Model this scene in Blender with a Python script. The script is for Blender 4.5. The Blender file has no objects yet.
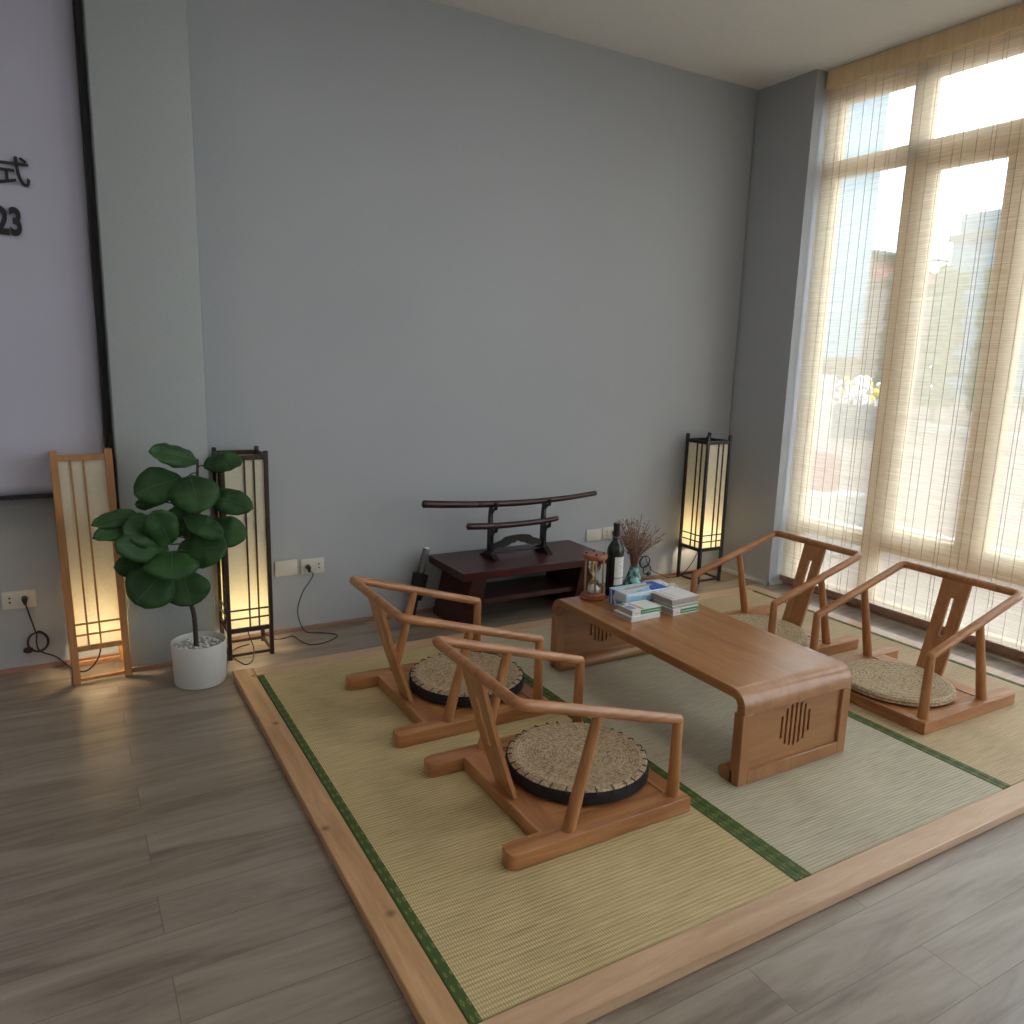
import bpy, bmesh, math, random
from mathutils import Vector, Matrix, Euler
PI = math.pi
SC = bpy.context.scene
COL = SC.collection
random.seed(7)
FZ = -0.035            # room floor; z = 0 is the top of the tatami platform
TT = 0.36              # top of the low table

# ------------------------------------------------------------------ materials
def new_mat(name):
    m = bpy.data.materials.new(name); m.use_nodes = True
    nt = m.node_tree; b = nt.nodes['Principled BSDF']
    return m, nt, b
def N(nt, typ, **kw):
    n = nt.nodes.new(typ)
    for k, v in kw.items():
        if k in n.inputs: n.inputs[k].default_value = v
        else: setattr(n, k, v)
    return n
def ramp(nt, stops):
    r = nt.nodes.new('ShaderNodeValToRGB'); e = r.color_ramp.elements
    while len(e) < len(stops): e.new(0.5)
    for i, (p, c) in enumerate(stops):
        e[i].position = p; e[i].color = (c[0], c[1], c[2], 1)
    return r
def coords(nt, scale=(1,1,1), rot=(0,0,0), loc=(0,0,0)):
    tc = N(nt, 'ShaderNodeTexCoord'); mp = N(nt, 'ShaderNodeMapping')
    mp.inputs['Scale'].default_value = scale; mp.inputs['Rotation'].default_value = rot; mp.inputs['Location'].default_value = loc
    nt.links.new(tc.outputs['Object'], mp.inputs['Vector'])
    return mp.outputs['Vector']
def bump(nt, b, h, strength=0.3, dist=0.002):
    bp = N(nt, 'ShaderNodeBump'); bp.inputs['Strength'].default_value = strength; bp.inputs['Distance'].default_value = dist
    nt.links.new(h, bp.inputs['Height']); nt.links.new(bp.outputs['Normal'], b.inputs['Normal'])
def plain(name, col, rough=0.5, metal=0.0, noise=0.06, scale=30, spec=0.5):
    m, nt, b = new_mat(name)
    v = coords(nt); n = N(nt, 'ShaderNodeTexNoise', Scale=scale, Detail=3.0); nt.links.new(v, n.inputs['Vector'])
    lo = [c*(1-noise) for c in col]; hi = [min(1, c*(1+noise)) for c in col]
    r = ramp(nt, [(0.3, lo), (0.7, hi)]); nt.links.new(n.outputs['Fac'], r.inputs['Fac'])
    nt.links.new(r.outputs['Color'], b.inputs['Base Color'])
    b.inputs['Roughness'].default_value = rough; b.inputs['Metallic'].default_value = metal
    b.inputs['Specular IOR Level'].default_value = spec
    return m
def wood(name, dark, light, axis='X', rough=0.4, grain=1.0, knots=False, spec=0.5):
    m, nt, b = new_mat(name)
    s = {'X': (1.2, 14, 14), 'Y': (14, 1.2, 14), 'Z': (14, 14, 1.2)}[axis]
    v = coords(nt, tuple(q*grain for q in s))
    n1 = N(nt, 'ShaderNodeTexNoise', Scale=1.6, Detail=5.0, Roughness=0.6, Distortion=0.8)
    nt.links.new(v, n1.inputs['Vector'])
    n2 = N(nt, 'ShaderNodeTexNoise', Scale=11.0, Detail=3.0, Roughness=0.7); nt.links.new(v, n2.inputs['Vector'])
    mx = N(nt, 'ShaderNodeMath', operation='MULTIPLY_ADD'); mx.inputs[1].default_value = 0.3
    nt.links.new(n2.outputs['Fac'], mx.inputs[0]); nt.links.new(n1.outputs['Fac'], mx.inputs[2])
    r = ramp(nt, [(0.42, dark), (0.62, [(a+c)/2 for a, c in zip(dark, light)]), (0.82, light)])
    nt.links.new(mx.outputs[0], r.inputs['Fac'])
    out = r.outputs['Color']
    if knots:
        vv = N(nt, 'ShaderNodeTexVoronoi', voronoi_dimensions='2D', Scale=4.2); nt.links.new(coords(nt, (1, 1, 1), loc=(0.3, 0.1, 0)), vv.inputs['Vector'])
        kr = ramp(nt, [(0.0, (1, 1, 1)), (0.085, (0.0, 0.0, 0.0))]); nt.links.new(vv.outputs['Distance'], kr.inputs['Fac'])
        mix = N(nt, 'ShaderNodeMix', data_type='RGBA'); nt.links.new(kr.outputs['Color'], mix.inputs['Factor'])
        nt.links.new(out, mix.inputs['A']); mix.inputs['B'].default_value = (dark[0]*.4, dark[1]*.35, dark[2]*.3, 1)
        out = mix.outputs['Result']
    nt.links.new(out, b.inputs['Base Color'])
    b.inputs['Roughness'].default_value = rough; b.inputs['Specular IOR Level'].default_value = spec
    bump(nt, b, n2.outputs['Fac'], 0.12, 0.001)
    return m
def wallpaper(name, col):
    m, nt, b = new_mat(name)
    v = coords(nt, (90, 90, 500)); n = N(nt, 'ShaderNodeTexNoise', Scale=1.0, Detail=2.0); nt.links.new(v, n.inputs['Vector'])
    v2 = coords(nt, (600, 600, 70)); n2 = N(nt, 'ShaderNodeTexNoise', Scale=1.0, Detail=2.0); nt.links.new(v2, n2.inputs['Vector'])
    v3 = coords(nt, (1.3, 1.3, 1.3)); n3 = N(nt, 'ShaderNodeTexNoise', Scale=1.0, Detail=3.0); nt.links.new(v3, n3.inputs['Vector'])
    a = N(nt, 'ShaderNodeMath', operation='ADD'); nt.links.new(n.outputs['Fac'], a.inputs[0]); nt.links.new(n2.outputs['Fac'], a.inputs[1])
    a2 = N(nt, 'ShaderNodeMath', operation='MULTIPLY_ADD'); a2.inputs[1].default_value = 0.5
    nt.links.new(n3.outputs['Fac'], a2.inputs[0]); nt.links.new(a.outputs[0], a2.inputs[2])
    r = ramp(nt, [(0.30, [c*0.86 for c in col]), (0.9, [c*1.1 for c in col])])
    hl = N(nt, 'ShaderNodeMath', operation='MULTIPLY'); hl.inputs[1].default_value = 0.5
    nt.links.new(a2.outputs[0], hl.inputs[0]); nt.links.new(hl.outputs[0], r.inputs['Fac'])
    nt.links.new(r.outputs['Color'], b.inputs['Base Color'])
    b.inputs['Roughness'].default_value = 0.75; b.inputs['Specular IOR Level'].default_value = 0.25
    bump(nt, b, a.outputs[0], 0.25, 0.0008)
    return m
def tatami(name, cd, cl, rib=0.0145, rush=0.0075):
    m, nt, b = new_mat(name)
    v = coords(nt)
    sep = N(nt, 'ShaderNodeSeparateXYZ'); nt.links.new(v, sep.inputs[0])
    def ridge(sock, period, ph=0.0):
        mu = N(nt, 'ShaderNodeMath', operation='MULTIPLY_ADD'); mu.inputs[1].default_value = 2*PI/period; mu.inputs[2].default_value = ph
        nt.links.new(sock, mu.inputs[0])
        si = N(nt, 'ShaderNodeMath', operation='SINE'); nt.links.new(mu.outputs[0], si.inputs[0])
        ab = N(nt, 'ShaderNodeMath', operation='MULTIPLY_ADD'); ab.inputs[1].default_value = 0.5; ab.inputs[2].default_value = 0.5
        nt.links.new(si.outputs[0], ab.inputs[0]); return ab.outputs[0]
    wy = ridge(sep.outputs['Y'], rib); wx = ridge(sep.outputs['X'], rush)
    pw = N(nt, 'ShaderNodeMath', operation='POWER'); pw.inputs[1].default_value = 0.35; nt.links.new(wy, pw.inputs[0])
    pw2 = N(nt, 'ShaderNodeMath', operation='POWER'); pw2.inputs[1].default_value = 0.5; nt.links.new(wx, pw2.inputs[0])
    ml = N(nt, 'ShaderNodeMath', operation='MULTIPLY'); nt.links.new(pw.outputs[0], ml.inputs[0]); nt.links.new(pw2.outputs[0], ml.inputs[1])
    n = N(nt, 'ShaderNodeTexNoise', Scale=1.0, Detail=3.0); nt.links.new(coords(nt, (8, 120, 1)), n.inputs['Vector'])
    nb = N(nt, 'ShaderNodeTexNoise', Scale=2.2, Detail=2.0); nt.links.new(v, nb.inputs['Vector'])
    s1 = N(nt, 'ShaderNodeMath', operation='MULTIPLY_ADD'); s1.inputs[1].default_value = 0.55; nt.links.new(n.outputs['Fac'], s1.inputs[0])
    s0 = N(nt, 'ShaderNodeMath', operation='MULTIPLY'); s0.inputs[1].default_value = 0.45; nt.links.new(ml.outputs[0], s0.inputs[0])
    nt.links.new(s0.outputs[0], s1.inputs[2])
    s2 = N(nt, 'ShaderNodeMath', operation='MULTIPLY_ADD'); s2.inputs[1].default_value = 0.25; nt.links.new(nb.outputs['Fac'], s2.inputs[0]); nt.links.new(s1.outputs[0], s2.inputs[2])
    r = ramp(nt, [(0.3, cd), (0.85, cl)]); nt.links.new(s2.outputs[0], r.inputs['Fac'])
    nt.links.new(r.outputs['Color'], b.inputs['Base Color'])
    b.inputs['Roughness'].default_value = 0.55; b.inputs['Specular IOR Level'].default_value = 0.35
    bump(nt, b, ml.outputs[0], 0.55, 0.0018)
    return m
def border_mat():
    m, nt, b = new_mat('green brocade')
    v = coords(nt, (62, 20, 1), (0, 0, 0))
    vo = N(nt, 'ShaderNodeTexVoronoi', Scale=1.0, distance='MANHATTAN'); vo.inputs['Randomness'].default_value = 0.15
    nt.links.new(v, vo.inputs['Vector'])
    r = ramp(nt, [(0.0, (0.05, 0.09, 0.012)), (0.14, (0.05, 0.09, 0.012)), (0.22, (0.26, 0.24, 0.05)), (0.34, (0.045, 0.085, 0.012)), (1.0, (0.04, 0.075, 0.012))])
    nt.links.new(vo.outputs['Distance'], r.inputs['Fac']); nt.links.new(r.outputs['Color'], b.inputs['Base Color'])
    b.inputs['Roughness'].default_value = 0.6
    return m
def laminate():
    m, nt, b = new_mat('grey brown laminate planks')
    v = coords(nt)
    br = N(nt, 'ShaderNodeTexBrick'); br.offset = 0.37; br.squash = 1.0
    br.inputs['Scale'].default_value = 1.0; br.inputs['Brick Width'].default_value = 1.3; br.inputs['Row Height'].default_value = 0.165
    br.inputs['Mortar Size'].default_value = 0.0012; br.inputs['Mortar Smooth'].default_value = 0.1
    br.inputs['Color1'].default_value = (0, 0, 0, 1); br.inputs['Color2'].default_value = (1, 1, 1, 1); br.inputs['Mortar'].default_value = (0.5, 0.5, 0.5, 1)
    nt.links.new(v, br.inputs['Vector'])
    # grain streaks along X, shifted per plank
    tc = N(nt, 'ShaderNodeVectorMath', operation='MULTIPLY_ADD'); tc.inputs[1].default_value = (3.7, 5.1, 0); nt.links.new(br.outputs['Color'], tc.inputs[0])
    nt.links.new(coords(nt, (1.3, 9, 1)), tc.inputs[2])
    n = N(nt, 'ShaderNodeTexNoise', Scale=1.0, Detail=6.0, Roughness=0.62, Distortion=0.9); nt.links.new(tc.outputs[0], n.inputs['Vector'])
    tc2 = N(nt, 'ShaderNodeVectorMath', operation='MULTIPLY_ADD'); tc2.inputs[1].default_value = (1.7, 2.1, 0); nt.links.new(br.outputs['Color'], tc2.inputs[0])
    nt.links.new(coords(nt, (4, 60, 1)), tc2.inputs[2])
    n2 = N(nt, 'ShaderNodeTexNoise', Scale=1.0, Detail=4.0); nt.links.new(tc2.outputs[0], n2.inputs['Vector'])
    a = N(nt, 'ShaderNodeMath', operation='MULTIPLY_ADD'); a.inputs[1].default_value = 0.3; nt.links.new(n2.outputs['Fac'], a.inputs[0]); nt.links.new(n.outputs['Fac'], a.inputs[2])
    sp = N(nt, 'ShaderNodeSeparateColor'); nt.links.new(br.outputs['Color'], sp.inputs[0])
    a2 = N(nt, 'ShaderNodeMath', operation='MULTIPLY_ADD'); a2.inputs[1].default_value = 0.10; nt.links.new(sp.outputs[0], a2.inputs[0]); nt.links.new(a.outputs[0], a2.inputs[2])
    r = ramp(nt, [(0.40, (0.082, 0.060, 0.044)), (0.56, (0.170, 0.132, 0.100)), (0.72, (0.25, 0.202, 0.158)), (0.95, (0.33, 0.275, 0.22))])
    nt.links.new(a2.outputs[0], r.inputs['Fac'])
    mix = N(nt, 'ShaderNodeMix', data_type='RGBA'); nt.links.new(br.outputs['Fac'], mix.inputs['Factor'])
    nt.links.new(r.outputs['Color'], mix.inputs['A']); mix.inputs['B'].default_value = (0.13, 0.105, 0.085, 1)
    nt.links.new(mix.outputs['Result'], b.inputs['Base Color'])
    b.inputs['Roughness'].default_value = 0.30; b.inputs['Specular IOR Level'].default_value = 0.6
    bump(nt, b, n2.outputs['Fac'], 0.06, 0.001)
    return m
def straw(name, cd, cl, ring=0.011):
    m, nt, b = new_mat(name)
    v = coords(nt)
    w = N(nt, 'ShaderNodeTexWave', wave_type='RINGS', rings_direction='Z'); w.inputs['Scale'].default_value = 1/ring*0.314
    w.inputs['Distortion'].default_value = 1.2; w.inputs['Detail'].default_value = 2.0; w.inputs['Detail Scale'].default_value = 12.0
    nt.links.new(v, w.inputs['Vector'])
    n = N(nt, 'ShaderNodeTexNoise', Scale=110.0, Detail=3.0); nt.links.new(v, n.inputs['Vector'])
    n2 = N(nt, 'ShaderNodeTexVoronoi', Scale=75.0); nt.links.new(v, n2.inputs['Vector'])
    a = N(nt, 'ShaderNodeMath', operation='MULTIPLY_ADD'); a.inputs[1].default_value = 0.16; nt.links.new(w.outputs['Fac'], a.inputs[0]); nt.links.new(n.outputs['Fac'], a.inputs[2])
    a2 = N(nt, 'ShaderNodeMath', operation='MULTIPLY_ADD'); a2.inputs[1].default_value = -0.35; nt.links.new(n2.outputs['Distance'], a2.inputs[0]); nt.links.new(a.outputs[0], a2.inputs[2])
    r = ramp(nt, [(0.15, cd), (0.60, cl)]); nt.links.new(a2.outputs[0], r.inputs['Fac'])
    nt.links.new(r.outputs['Color'], b.inputs['Base Color']); b.inputs['Roughness'].default_value = 0.6
    b.inputs['Specular IOR Level'].default_value = 0.3
    bump(nt, b, a2.outputs[0], 0.8, 0.004)
    return m
def leaf_mat():
    m, nt, b = new_mat('glossy green leaf')
    v = coords(nt); n = N(nt, 'ShaderNodeTexNoise', Scale=9.0, Detail=3.0); nt.links.new(v, n.inputs['Vector'])
    r = ramp(nt, [(0.3, (0.014, 0.042, 0.012)), (0.75, (0.035, 0.10, 0.024))]); nt.links.new(n.outputs['Fac'], r.inputs['Fac'])
    nt.links.new(r.outputs['Color'], b.inputs['Base Color']); b.inputs['Roughness'].default_value = 0.55; b.inputs['Specular IOR Level'].default_value = 0.3
    return m
def emit(name, col, strength):
    m = bpy.data.materials.new(name); m.use_nodes = True; nt = m.node_tree
    nt.nodes.clear(); e = N(nt, 'ShaderNodeEmission'); e.inputs[0].default_value = (*col, 1); e.inputs[1].default_value = strength
    o = N(nt, 'ShaderNodeOutputMaterial'); nt.links.new(e.outputs[0], o.inputs[0]); return m
def paper_mat():
    m = bpy.data.materials.new('washi shade paper'); m.use_nodes = True; nt = m.node_tree; nt.nodes.clear()
    v = coords(nt, (1, 1, 1)); n = N(nt, 'ShaderNodeTexNoise', Scale=60.0, Detail=4.0); nt.links.new(v, n.inputs['Vector'])
    r = ramp(nt, [(0.3, (0.84, 0.80, 0.68)), (0.7, (0.90, 0.86, 0.74))]); nt.links.new(n.outputs['Fac'], r.inputs['Fac'])
    t = N(nt, 'ShaderNodeBsdfTranslucent'); d = N(nt, 'ShaderNodeBsdfDiffuse')
    nt.links.new(r.outputs['Color'], t.inputs[0]); nt.links.new(r.outputs['Color'], d.inputs[0])
    mx = N(nt, 'ShaderNodeMixShader'); mx.inputs[0].default_value = 0.5
    nt.links.new(t.outputs[0], mx.inputs[1]); nt.links.new(d.outputs[0], mx.inputs[2])
    o = N(nt, 'ShaderNodeOutputMaterial'); nt.links.new(mx.outputs[0], o.inputs[0]); return m
def pane_mat():
    m = bpy.data.materials.new('window glass'); m.use_nodes = True; nt = m.node_tree; nt.nodes.clear()
    t = N(nt, 'ShaderNodeBsdfTransparent'); t.inputs[0].default_value = (0.93, 0.96, 0.97, 1)
    g = N(nt, 'ShaderNodeBsdfGlossy'); g.inputs['Roughness'].default_value = 0.02
    mx = N(nt, 'ShaderNodeMixShader'); mx.inputs[0].default_value = 0.06
    nt.links.new(t.outputs[0], mx.inputs[1]); nt.links.new(g.outputs[0], mx.inputs[2])
    o = N(nt, 'ShaderNodeOutputMaterial'); nt.links.new(mx.outputs[0], o.inputs[0]); return m
def blind_mat():
    m = bpy.data.materials.new('woven reed blind'); m.use_nodes = True; nt = m.node_tree; nt.nodes.clear()
    sep = N(nt, 'ShaderNodeSeparateXYZ'); nt.links.new(coords(nt), sep.inputs[0])
    # reeds: horizontal bands, with irregular thickness
    n0 = N(nt, 'ShaderNodeTexNoise', Scale=1.0, Detail=3.0); nt.links.new(coords(nt, (1, 3, 230)), n0.inputs['Vector'])
    n1 = N(nt, 'ShaderNodeTexNoise', Scale=1.0, Detail=2.0); nt.links.new(coords(nt, (1, 14, 520)), n1.inputs['Vector'])
    a = N(nt, 'ShaderNodeMath', operation='ADD'); nt.links.new(n0.outputs['Fac'], a.inputs[0]); nt.links.new(n1.outputs['Fac'], a.inputs[1])
    mr = N(nt, 'ShaderNodeMapRange'); mr.inputs['From Min'].default_value = 0.75; mr.inputs['From Max'].default_value = 1.25
    mr.inputs['To Min'].default_value = BLIND_LO; mr.inputs['To Max'].default_value = BLIND_HI
    nt.links.new(a.outputs[0], mr.inputs['Value'])
    cr = ramp(nt, [(0.35, (0.76, 0.66, 0.52)), (0.65, (0.88, 0.80, 0.66))]); nt.links.new(n0.outputs['Fac'], cr.inputs['Fac'])
    tl = N(nt, 'ShaderNodeBsdfTranslucent'); df = N(nt, 'ShaderNodeBsdfDiffuse')
    nt.links.new(cr.outputs['Color'], tl.inputs[0]); nt.links.new(cr.outputs['Color'], df.inputs[0])
    m1 = N(nt, 'ShaderNodeMixShader'); m1.inputs[0].default_value = 0.45
    nt.links.new(tl.outputs[0], m1.inputs[1]); nt.links.new(df.outputs[0], m1.inputs[2])
    tr = N(nt, 'ShaderNodeBsdfTransparent')
    m2 = N(nt, 'ShaderNodeMixShader'); nt.links.new(mr.outputs[0], m2.inputs[0])
    nt.links.new(tr.outputs[0], m2.inputs[1]); nt.links.new(m1.outputs[0], m2.inputs[2])
    o = N(nt, 'ShaderNodeOutputMaterial'); nt.links.new(m2.outputs[0], o.inputs[0]); return m
BLIND_LO, BLIND_HI = 0.36, 0.52

M = {}
M['wall'] = wallpaper('grey linen wallpaper', (0.405, 0.422, 0.448))
M['wall_green'] = wallpaper('grey green linen wallpaper', (0.375, 0.402, 0.400))
M['white_wall'] = plain('white plaster', (0.75, 0.75, 0.74), 0.8, noise=0.03)
M['ceiling'] = plain('white ceiling paint', (0.72, 0.72, 0.70), 0.9, noise=0.02)
M['floor'] = laminate()
M['trim'] = wood('pinkish brown skirting', (0.22, 0.11, 0.07), (0.36, 0.22, 0.15), 'X', 0.4)
M['trim_grey'] = plain('pale grey skirting', (0.50, 0.50, 0.48), 0.5)
M['frame_y'] = wood('knotty beech platform board', (0.36, 0.19, 0.085), (0.58, 0.34, 0.17), 'Y', 0.38, knots=True)
M['frame_x'] = wood('beech platform board', (0.42, 0.255, 0.15), (0.57, 0.375, 0.235), 'X', 0.33)
M['tan_mat'] = tatami('tan rush weave', (0.27, 0.20, 0.085), (0.66, 0.515, 0.27))
M['grey_mat'] = tatami('grey green rush weave', (0.25, 0.215, 0.145), (0.58, 0.52, 0.375), 0.0125, 0.0085)
M['sand_mat'] = tatami('sand rush weave', (0.30, 0.215, 0.115), (0.60, 0.45, 0.265), 0.011, 0.006)
M['border'] = border_mat()
M['chair_x'] = wood('oiled ash lengthwise', (0.26, 0.095, 0.03), (0.47, 0.215, 0.085), 'X', 0.33)
M['chair_y'] = wood('oiled ash crosswise', (0.24, 0.085, 0.028), (0.44, 0.195, 0.075), 'Y', 0.33)
M['chair_z'] = wood('oiled ash upright', (0.26, 0.095, 0.03), (0.46, 0.21, 0.08), 'Z', 0.33)
M['table_y'] = wood('brown ash table top', (0.27, 0.115, 0.040), (0.39, 0.18, 0.070), 'Y', 0.24, grain=0.8)
M['table_x'] = wood('brown ash panel', (0.25, 0.105, 0.038), (0.37, 0.170, 0.066), 'X', 0.38)
M['table_z'] = wood('brown ash upright', (0.25, 0.105, 0.038), (0.37, 0.170, 0.066), 'Z', 0.38)
M['straw_grey'] = straw('braided seagrass', (0.20, 0.130, 0.068), (0.50, 0.38, 0.24))
M['straw_tan'] = straw('woven rush spiral', (0.22, 0.145, 0.075), (0.54, 0.41, 0.255), 0.016)
M['black_cloth'] = plain('black cushion cloth', (0.013, 0.009, 0.009), 0.9)
M['thread'] = plain('black thread', (0.008, 0.008, 0.008), 0.7)
M['lamp_wood'] = wood('honey lamp wood', (0.34, 0.15, 0.055), (0.50, 0.25, 0.10), 'Z', 0.4)
M['lamp_dark'] = wood('dark walnut lamp wood', (0.020, 0.010, 0.007), (0.045, 0.022, 0.014), 'Z', 0.4)
M['lamp_black'] = plain('black lamp wood', (0.008, 0.007, 0.007), 0.4)
M['paper'] = paper_mat()
M['bulb'] = emit('warm bulb', (1.0, 0.82, 0.52), 50.0)
M['bench'] = wood('dark red lacquered wood', (0.030, 0.006, 0.006), (0.062, 0.013, 0.011), 'X', 0.3, grain=0.6)
M['sword_red'] = wood('dark red scabbard lacquer', (0.020, 0.005, 0.005), (0.042, 0.010, 0.009), 'X', 0.33)
M['stand'] = plain('black brown stand lacquer', (0.007, 0.004, 0.004), 0.35)
M['black_plastic'] = plain('black plastic', (0.012, 0.013, 0.014), 0.45)
M['white_plastic'] = plain('ivory switch plastic', (0.62, 0.59, 0.51), 0.4, noise=0.02)
M['white_pot'] = plain('matt white pot', (0.62, 0.62, 0.60), 0.55, noise=0.03)
M['pebble'] = plain('white gravel', (0.62, 0.63, 0.60), 0.7, noise=0.35, scale=60)
M['bark'] = plain('brown grey stem', (0.055, 0.035, 0.025), 0.8, noise=0.3, scale=80)
M['leaf'] = leaf_mat()
M['vein'] = plain('pale leaf rib', (0.06, 0.13, 0.05), 0.6)
M['screen'] = plain('lavender white screen cloth', (0.46, 0.45, 0.54), 0.45, noise=0.03, scale=3)
M['ink'] = plain('black print', (0.006, 0.006, 0.008), 0.5)
M['hg_wood'] = wood('reddish hourglass wood', (0.22, 0.06, 0.025), (0.36, 0.12, 0.05), 'X', 0.3)
M['brass'] = plain('aged brass rod', (0.45, 0.30, 0.14), 0.35, metal=0.8)
M['sand'] = plain('white sand', (0.75, 0.74, 0.70), 0.9)
M['bottle'] = plain('black green wine glass', (0.006, 0.008, 0.007), 0.08, noise=0.02)
M['capsule'] = plain('black foil capsule', (0.010, 0.010, 0.011), 0.3)
M['label'] = plain('cream paper label', (0.62, 0.61, 0.55), 0.6, noise=0.03)
M['teal'] = plain('blotchy teal glaze', (0.06, 0.20, 0.17), 0.25, noise=0.0)
M['dried'] = plain('dried flower brown', (0.20, 0.105, 0.065), 0.8, noise=0.4, scale=50)
M['bud'] = plain('dried bud tan', (0.30, 0.17, 0.115), 0.85, noise=0.4, scale=80)
M['white_paper'] = plain('white pad paper', (0.66, 0.66, 0.64), 0.6, noise=0.03)
M['grey_paper'] = plain('warm grey pad edge', (0.40, 0.36, 0.31), 0.8, noise=0.25, scale=200)
M['green_print'] = plain('green print', (0.02, 0.22, 0.05), 0.5)
M['orange_print'] = plain('orange print', (0.55, 0.20, 0.10), 0.5)
M['pink_print'] = plain('pink print', (0.60, 0.38, 0.38), 0.5)
M['blue_print'] = plain('deep blue print', (0.02, 0.09, 0.42), 0.4)
M['sky_print'] = plain('pale blue print', (0.30, 0.55, 0.72), 0.4)
M['tissue_box'] = plain('pale blue white card', (0.58, 0.66, 0.72), 0.4)
M['win_wood'] = wood('pale pine window frame', (0.72, 0.50, 0.27), (0.86, 0.64, 0.38), 'Z', 0.5)
M['glass'] = pane_mat()
M['blind'] = blind_mat()
M['cord_grey'] = plain('grey blind cord', (0.30, 0.26, 0.23), 0.7)
# teal glaze gets blotches
_nt = M['teal'].node_tree
for n_ in _nt.nodes:
    if n_.type == 'VALTORGB':
        n_.color_ramp.elements[0].color = (0.02, 0.07, 0.045, 1); n_.color_ramp.elements[1].color = (0.28, 0.52, 0.50, 1)
        n_.color_ramp.elements[0].position = 0.44; n_.color_ramp.elements[1].position = 0.56

# ------------------------------------------------------------------ mesh helpers
class MB:
    def __init__(s): s.bm = bmesh.new()
    def box(s, c, d, bev=0.0, rot=None, seg=1):
        mt = Matrix.Translation(Vector(c))
        if rot is not None: mt = mt @ (rot.to_matrix().to_4x4() if isinstance(rot, Euler) else rot.to_4x4())
        mt = mt @ Matrix.Diagonal((d[0], d[1], d[2], 1))
        r = bmesh.ops.create_cube(s.bm, size=1.0, matrix=mt)
        if bev > 0:
            es = list({e for v in r['verts'] for e in v.link_edges})
            bmesh.ops.bevel(s.bm, geom=es, offset=bev, segments=seg, profile=0.5, affect='EDGES')
        return s
    def span(s, a, b, bev=0.0, seg=1):
        c = [(p+q)/2 for p, q in zip(a, b)]; d = [abs(q-p) for p, q in zip(a, b)]
        return s.box(c, d, bev, None, seg)
    def bar(s, a, b, w, h, bev=0.0, up=(0, 0, 1)):
        a = Vector(a); b = Vector(b); z = (b-a); L = z.length; z.normalize()
        x = Vector(up).cross(z); x = x.normalized() if x.length > 1e-4 else Vector((1, 0, 0)); y = z.cross(x)
        R = Matrix((x, y, z)).transposed()
        return s.box((a+b)/2, (w, h, L), bev, R)
    def rings(s, rings, cap=True, closed=False):
        vs = [[s.bm.verts.new(p) for p in r] for r in rings]
        n = len(vs[0]); m_ = len(vs)
        for i in range(m_ if closed else m_-1):
            A = vs[i]; B = vs[(i+1) % m_]
            for j in range(n):
                s.bm.faces.new((A[j], A[(j+1) % n], B[(j+1) % n], B[j]))
        if cap and not closed:
            s.bm.faces.new(list(reversed(vs[0]))); s.bm.faces.new(vs[-1])
        return s
    def tube(s, pts, r, n=10, roundcap=True, flat=1.0, closed=False):
        pts = [Vector(p) for p in pts]
        if not hasattr(r, '__len__'): r = [r]*len(pts)
        r = list(r)
        if roundcap and not closed:
            d0 = (pts[0]-pts[1]).normalized(); d1 = (pts[-1]-pts[-2]).normalized()
            e0 = []; e1 = []
            for k in (80, 55, 28):
                a = math.radians(k)
                e0.append((pts[0]+d0*r[0]*math.sin(a)*0.6, r[0]*math.cos(a)))
            for k in (28, 55, 80):
                a = math.radians(k)
                e1.append((pts[-1]+d1*r[-1]*math.sin(a)*0.6, r[-1]*math.cos(a)))
            pts = [e[0] for e in e0]+pts+[e[0] for e in e1]; r = [e[1] for e in e0]+r+[e[1] for e in e1]
        t0 = (pts[1]-pts[0]).normalized()
        u = t0.orthogonal().normalized()
        if abs(t0.z) < 0.95:
            u = Vector((0, 0, 1)) - t0*t0.z; u.normalize()
        out = []; m_ = len(pts)
        for i, p in enumerate(pts):
            if closed: t = (pts[(i+1) % m_]-pts[i-1]).normalized()
            elif i == 0: t = (pts[1]-pts[0]).normalized()
            elif i == m_-1: t = (pts[-1]-pts[-2]).normalized()
            else: t = ((pts[i+1]-p).normalized()+(p-pts[i-1]).normalized()).normalized()
            u = (u-t*u.dot(t)); u = u.normalized() if u.length > 1e-6 else t.orthogonal().normalized()
            v = t.cross(u)
            out.append([p+(u*math.cos(2*PI*k/n)*flat+v*math.sin(2*PI*k/n))*r[i] for k in range(n)])
        return s.rings(out, True, closed)
    def lathe(s, prof, c=(0, 0, 0), n=32, cap=True):
        c = Vector(c)
        return s.rings([[c+Vector((rr*math.cos(2*PI*k/n), rr*math.sin(2*PI*k/n), z)) for k in range(n)] for rr, z in prof], cap)
    def prism(s, poly, f, depth, bev=0.0):
        """poly: 2-D points; f(u, v, w) gives the 3-D point; depth = (w0, w1)"""
        a = [s.bm.verts.new(f(u, v, depth[0])) for u, v in poly]; b = [s.bm.verts.new(f(u, v, depth[1])) for u, v in poly]
        n = len(poly); fs = []
        fs.append(s.bm.faces.new(a)); fs.append(s.bm.faces.new(list(reversed(b))))
        for j in range(n): fs.append(s.bm.faces.new((a[j], b[j], b[(j+1) % n], a[(j+1) % n])))
        if bev > 0:
            es = list({e for q in fs[:2] for e in q.edges})
            bmesh.ops.bevel(s.bm, geom=es, offset=bev, segments=2, profile=0.5, affect='EDGES')
        return s
    def ico(s, c, r, sub=1, sc=(1, 1, 1)):
        mt = Matrix.Translation(Vector(c)) @ Matrix.Diagonal((sc[0], sc[1], sc[2], 1))
        bmesh.ops.create_icosphere(s.bm, subdivisions=sub, radius=r, matrix=mt); return s
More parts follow.
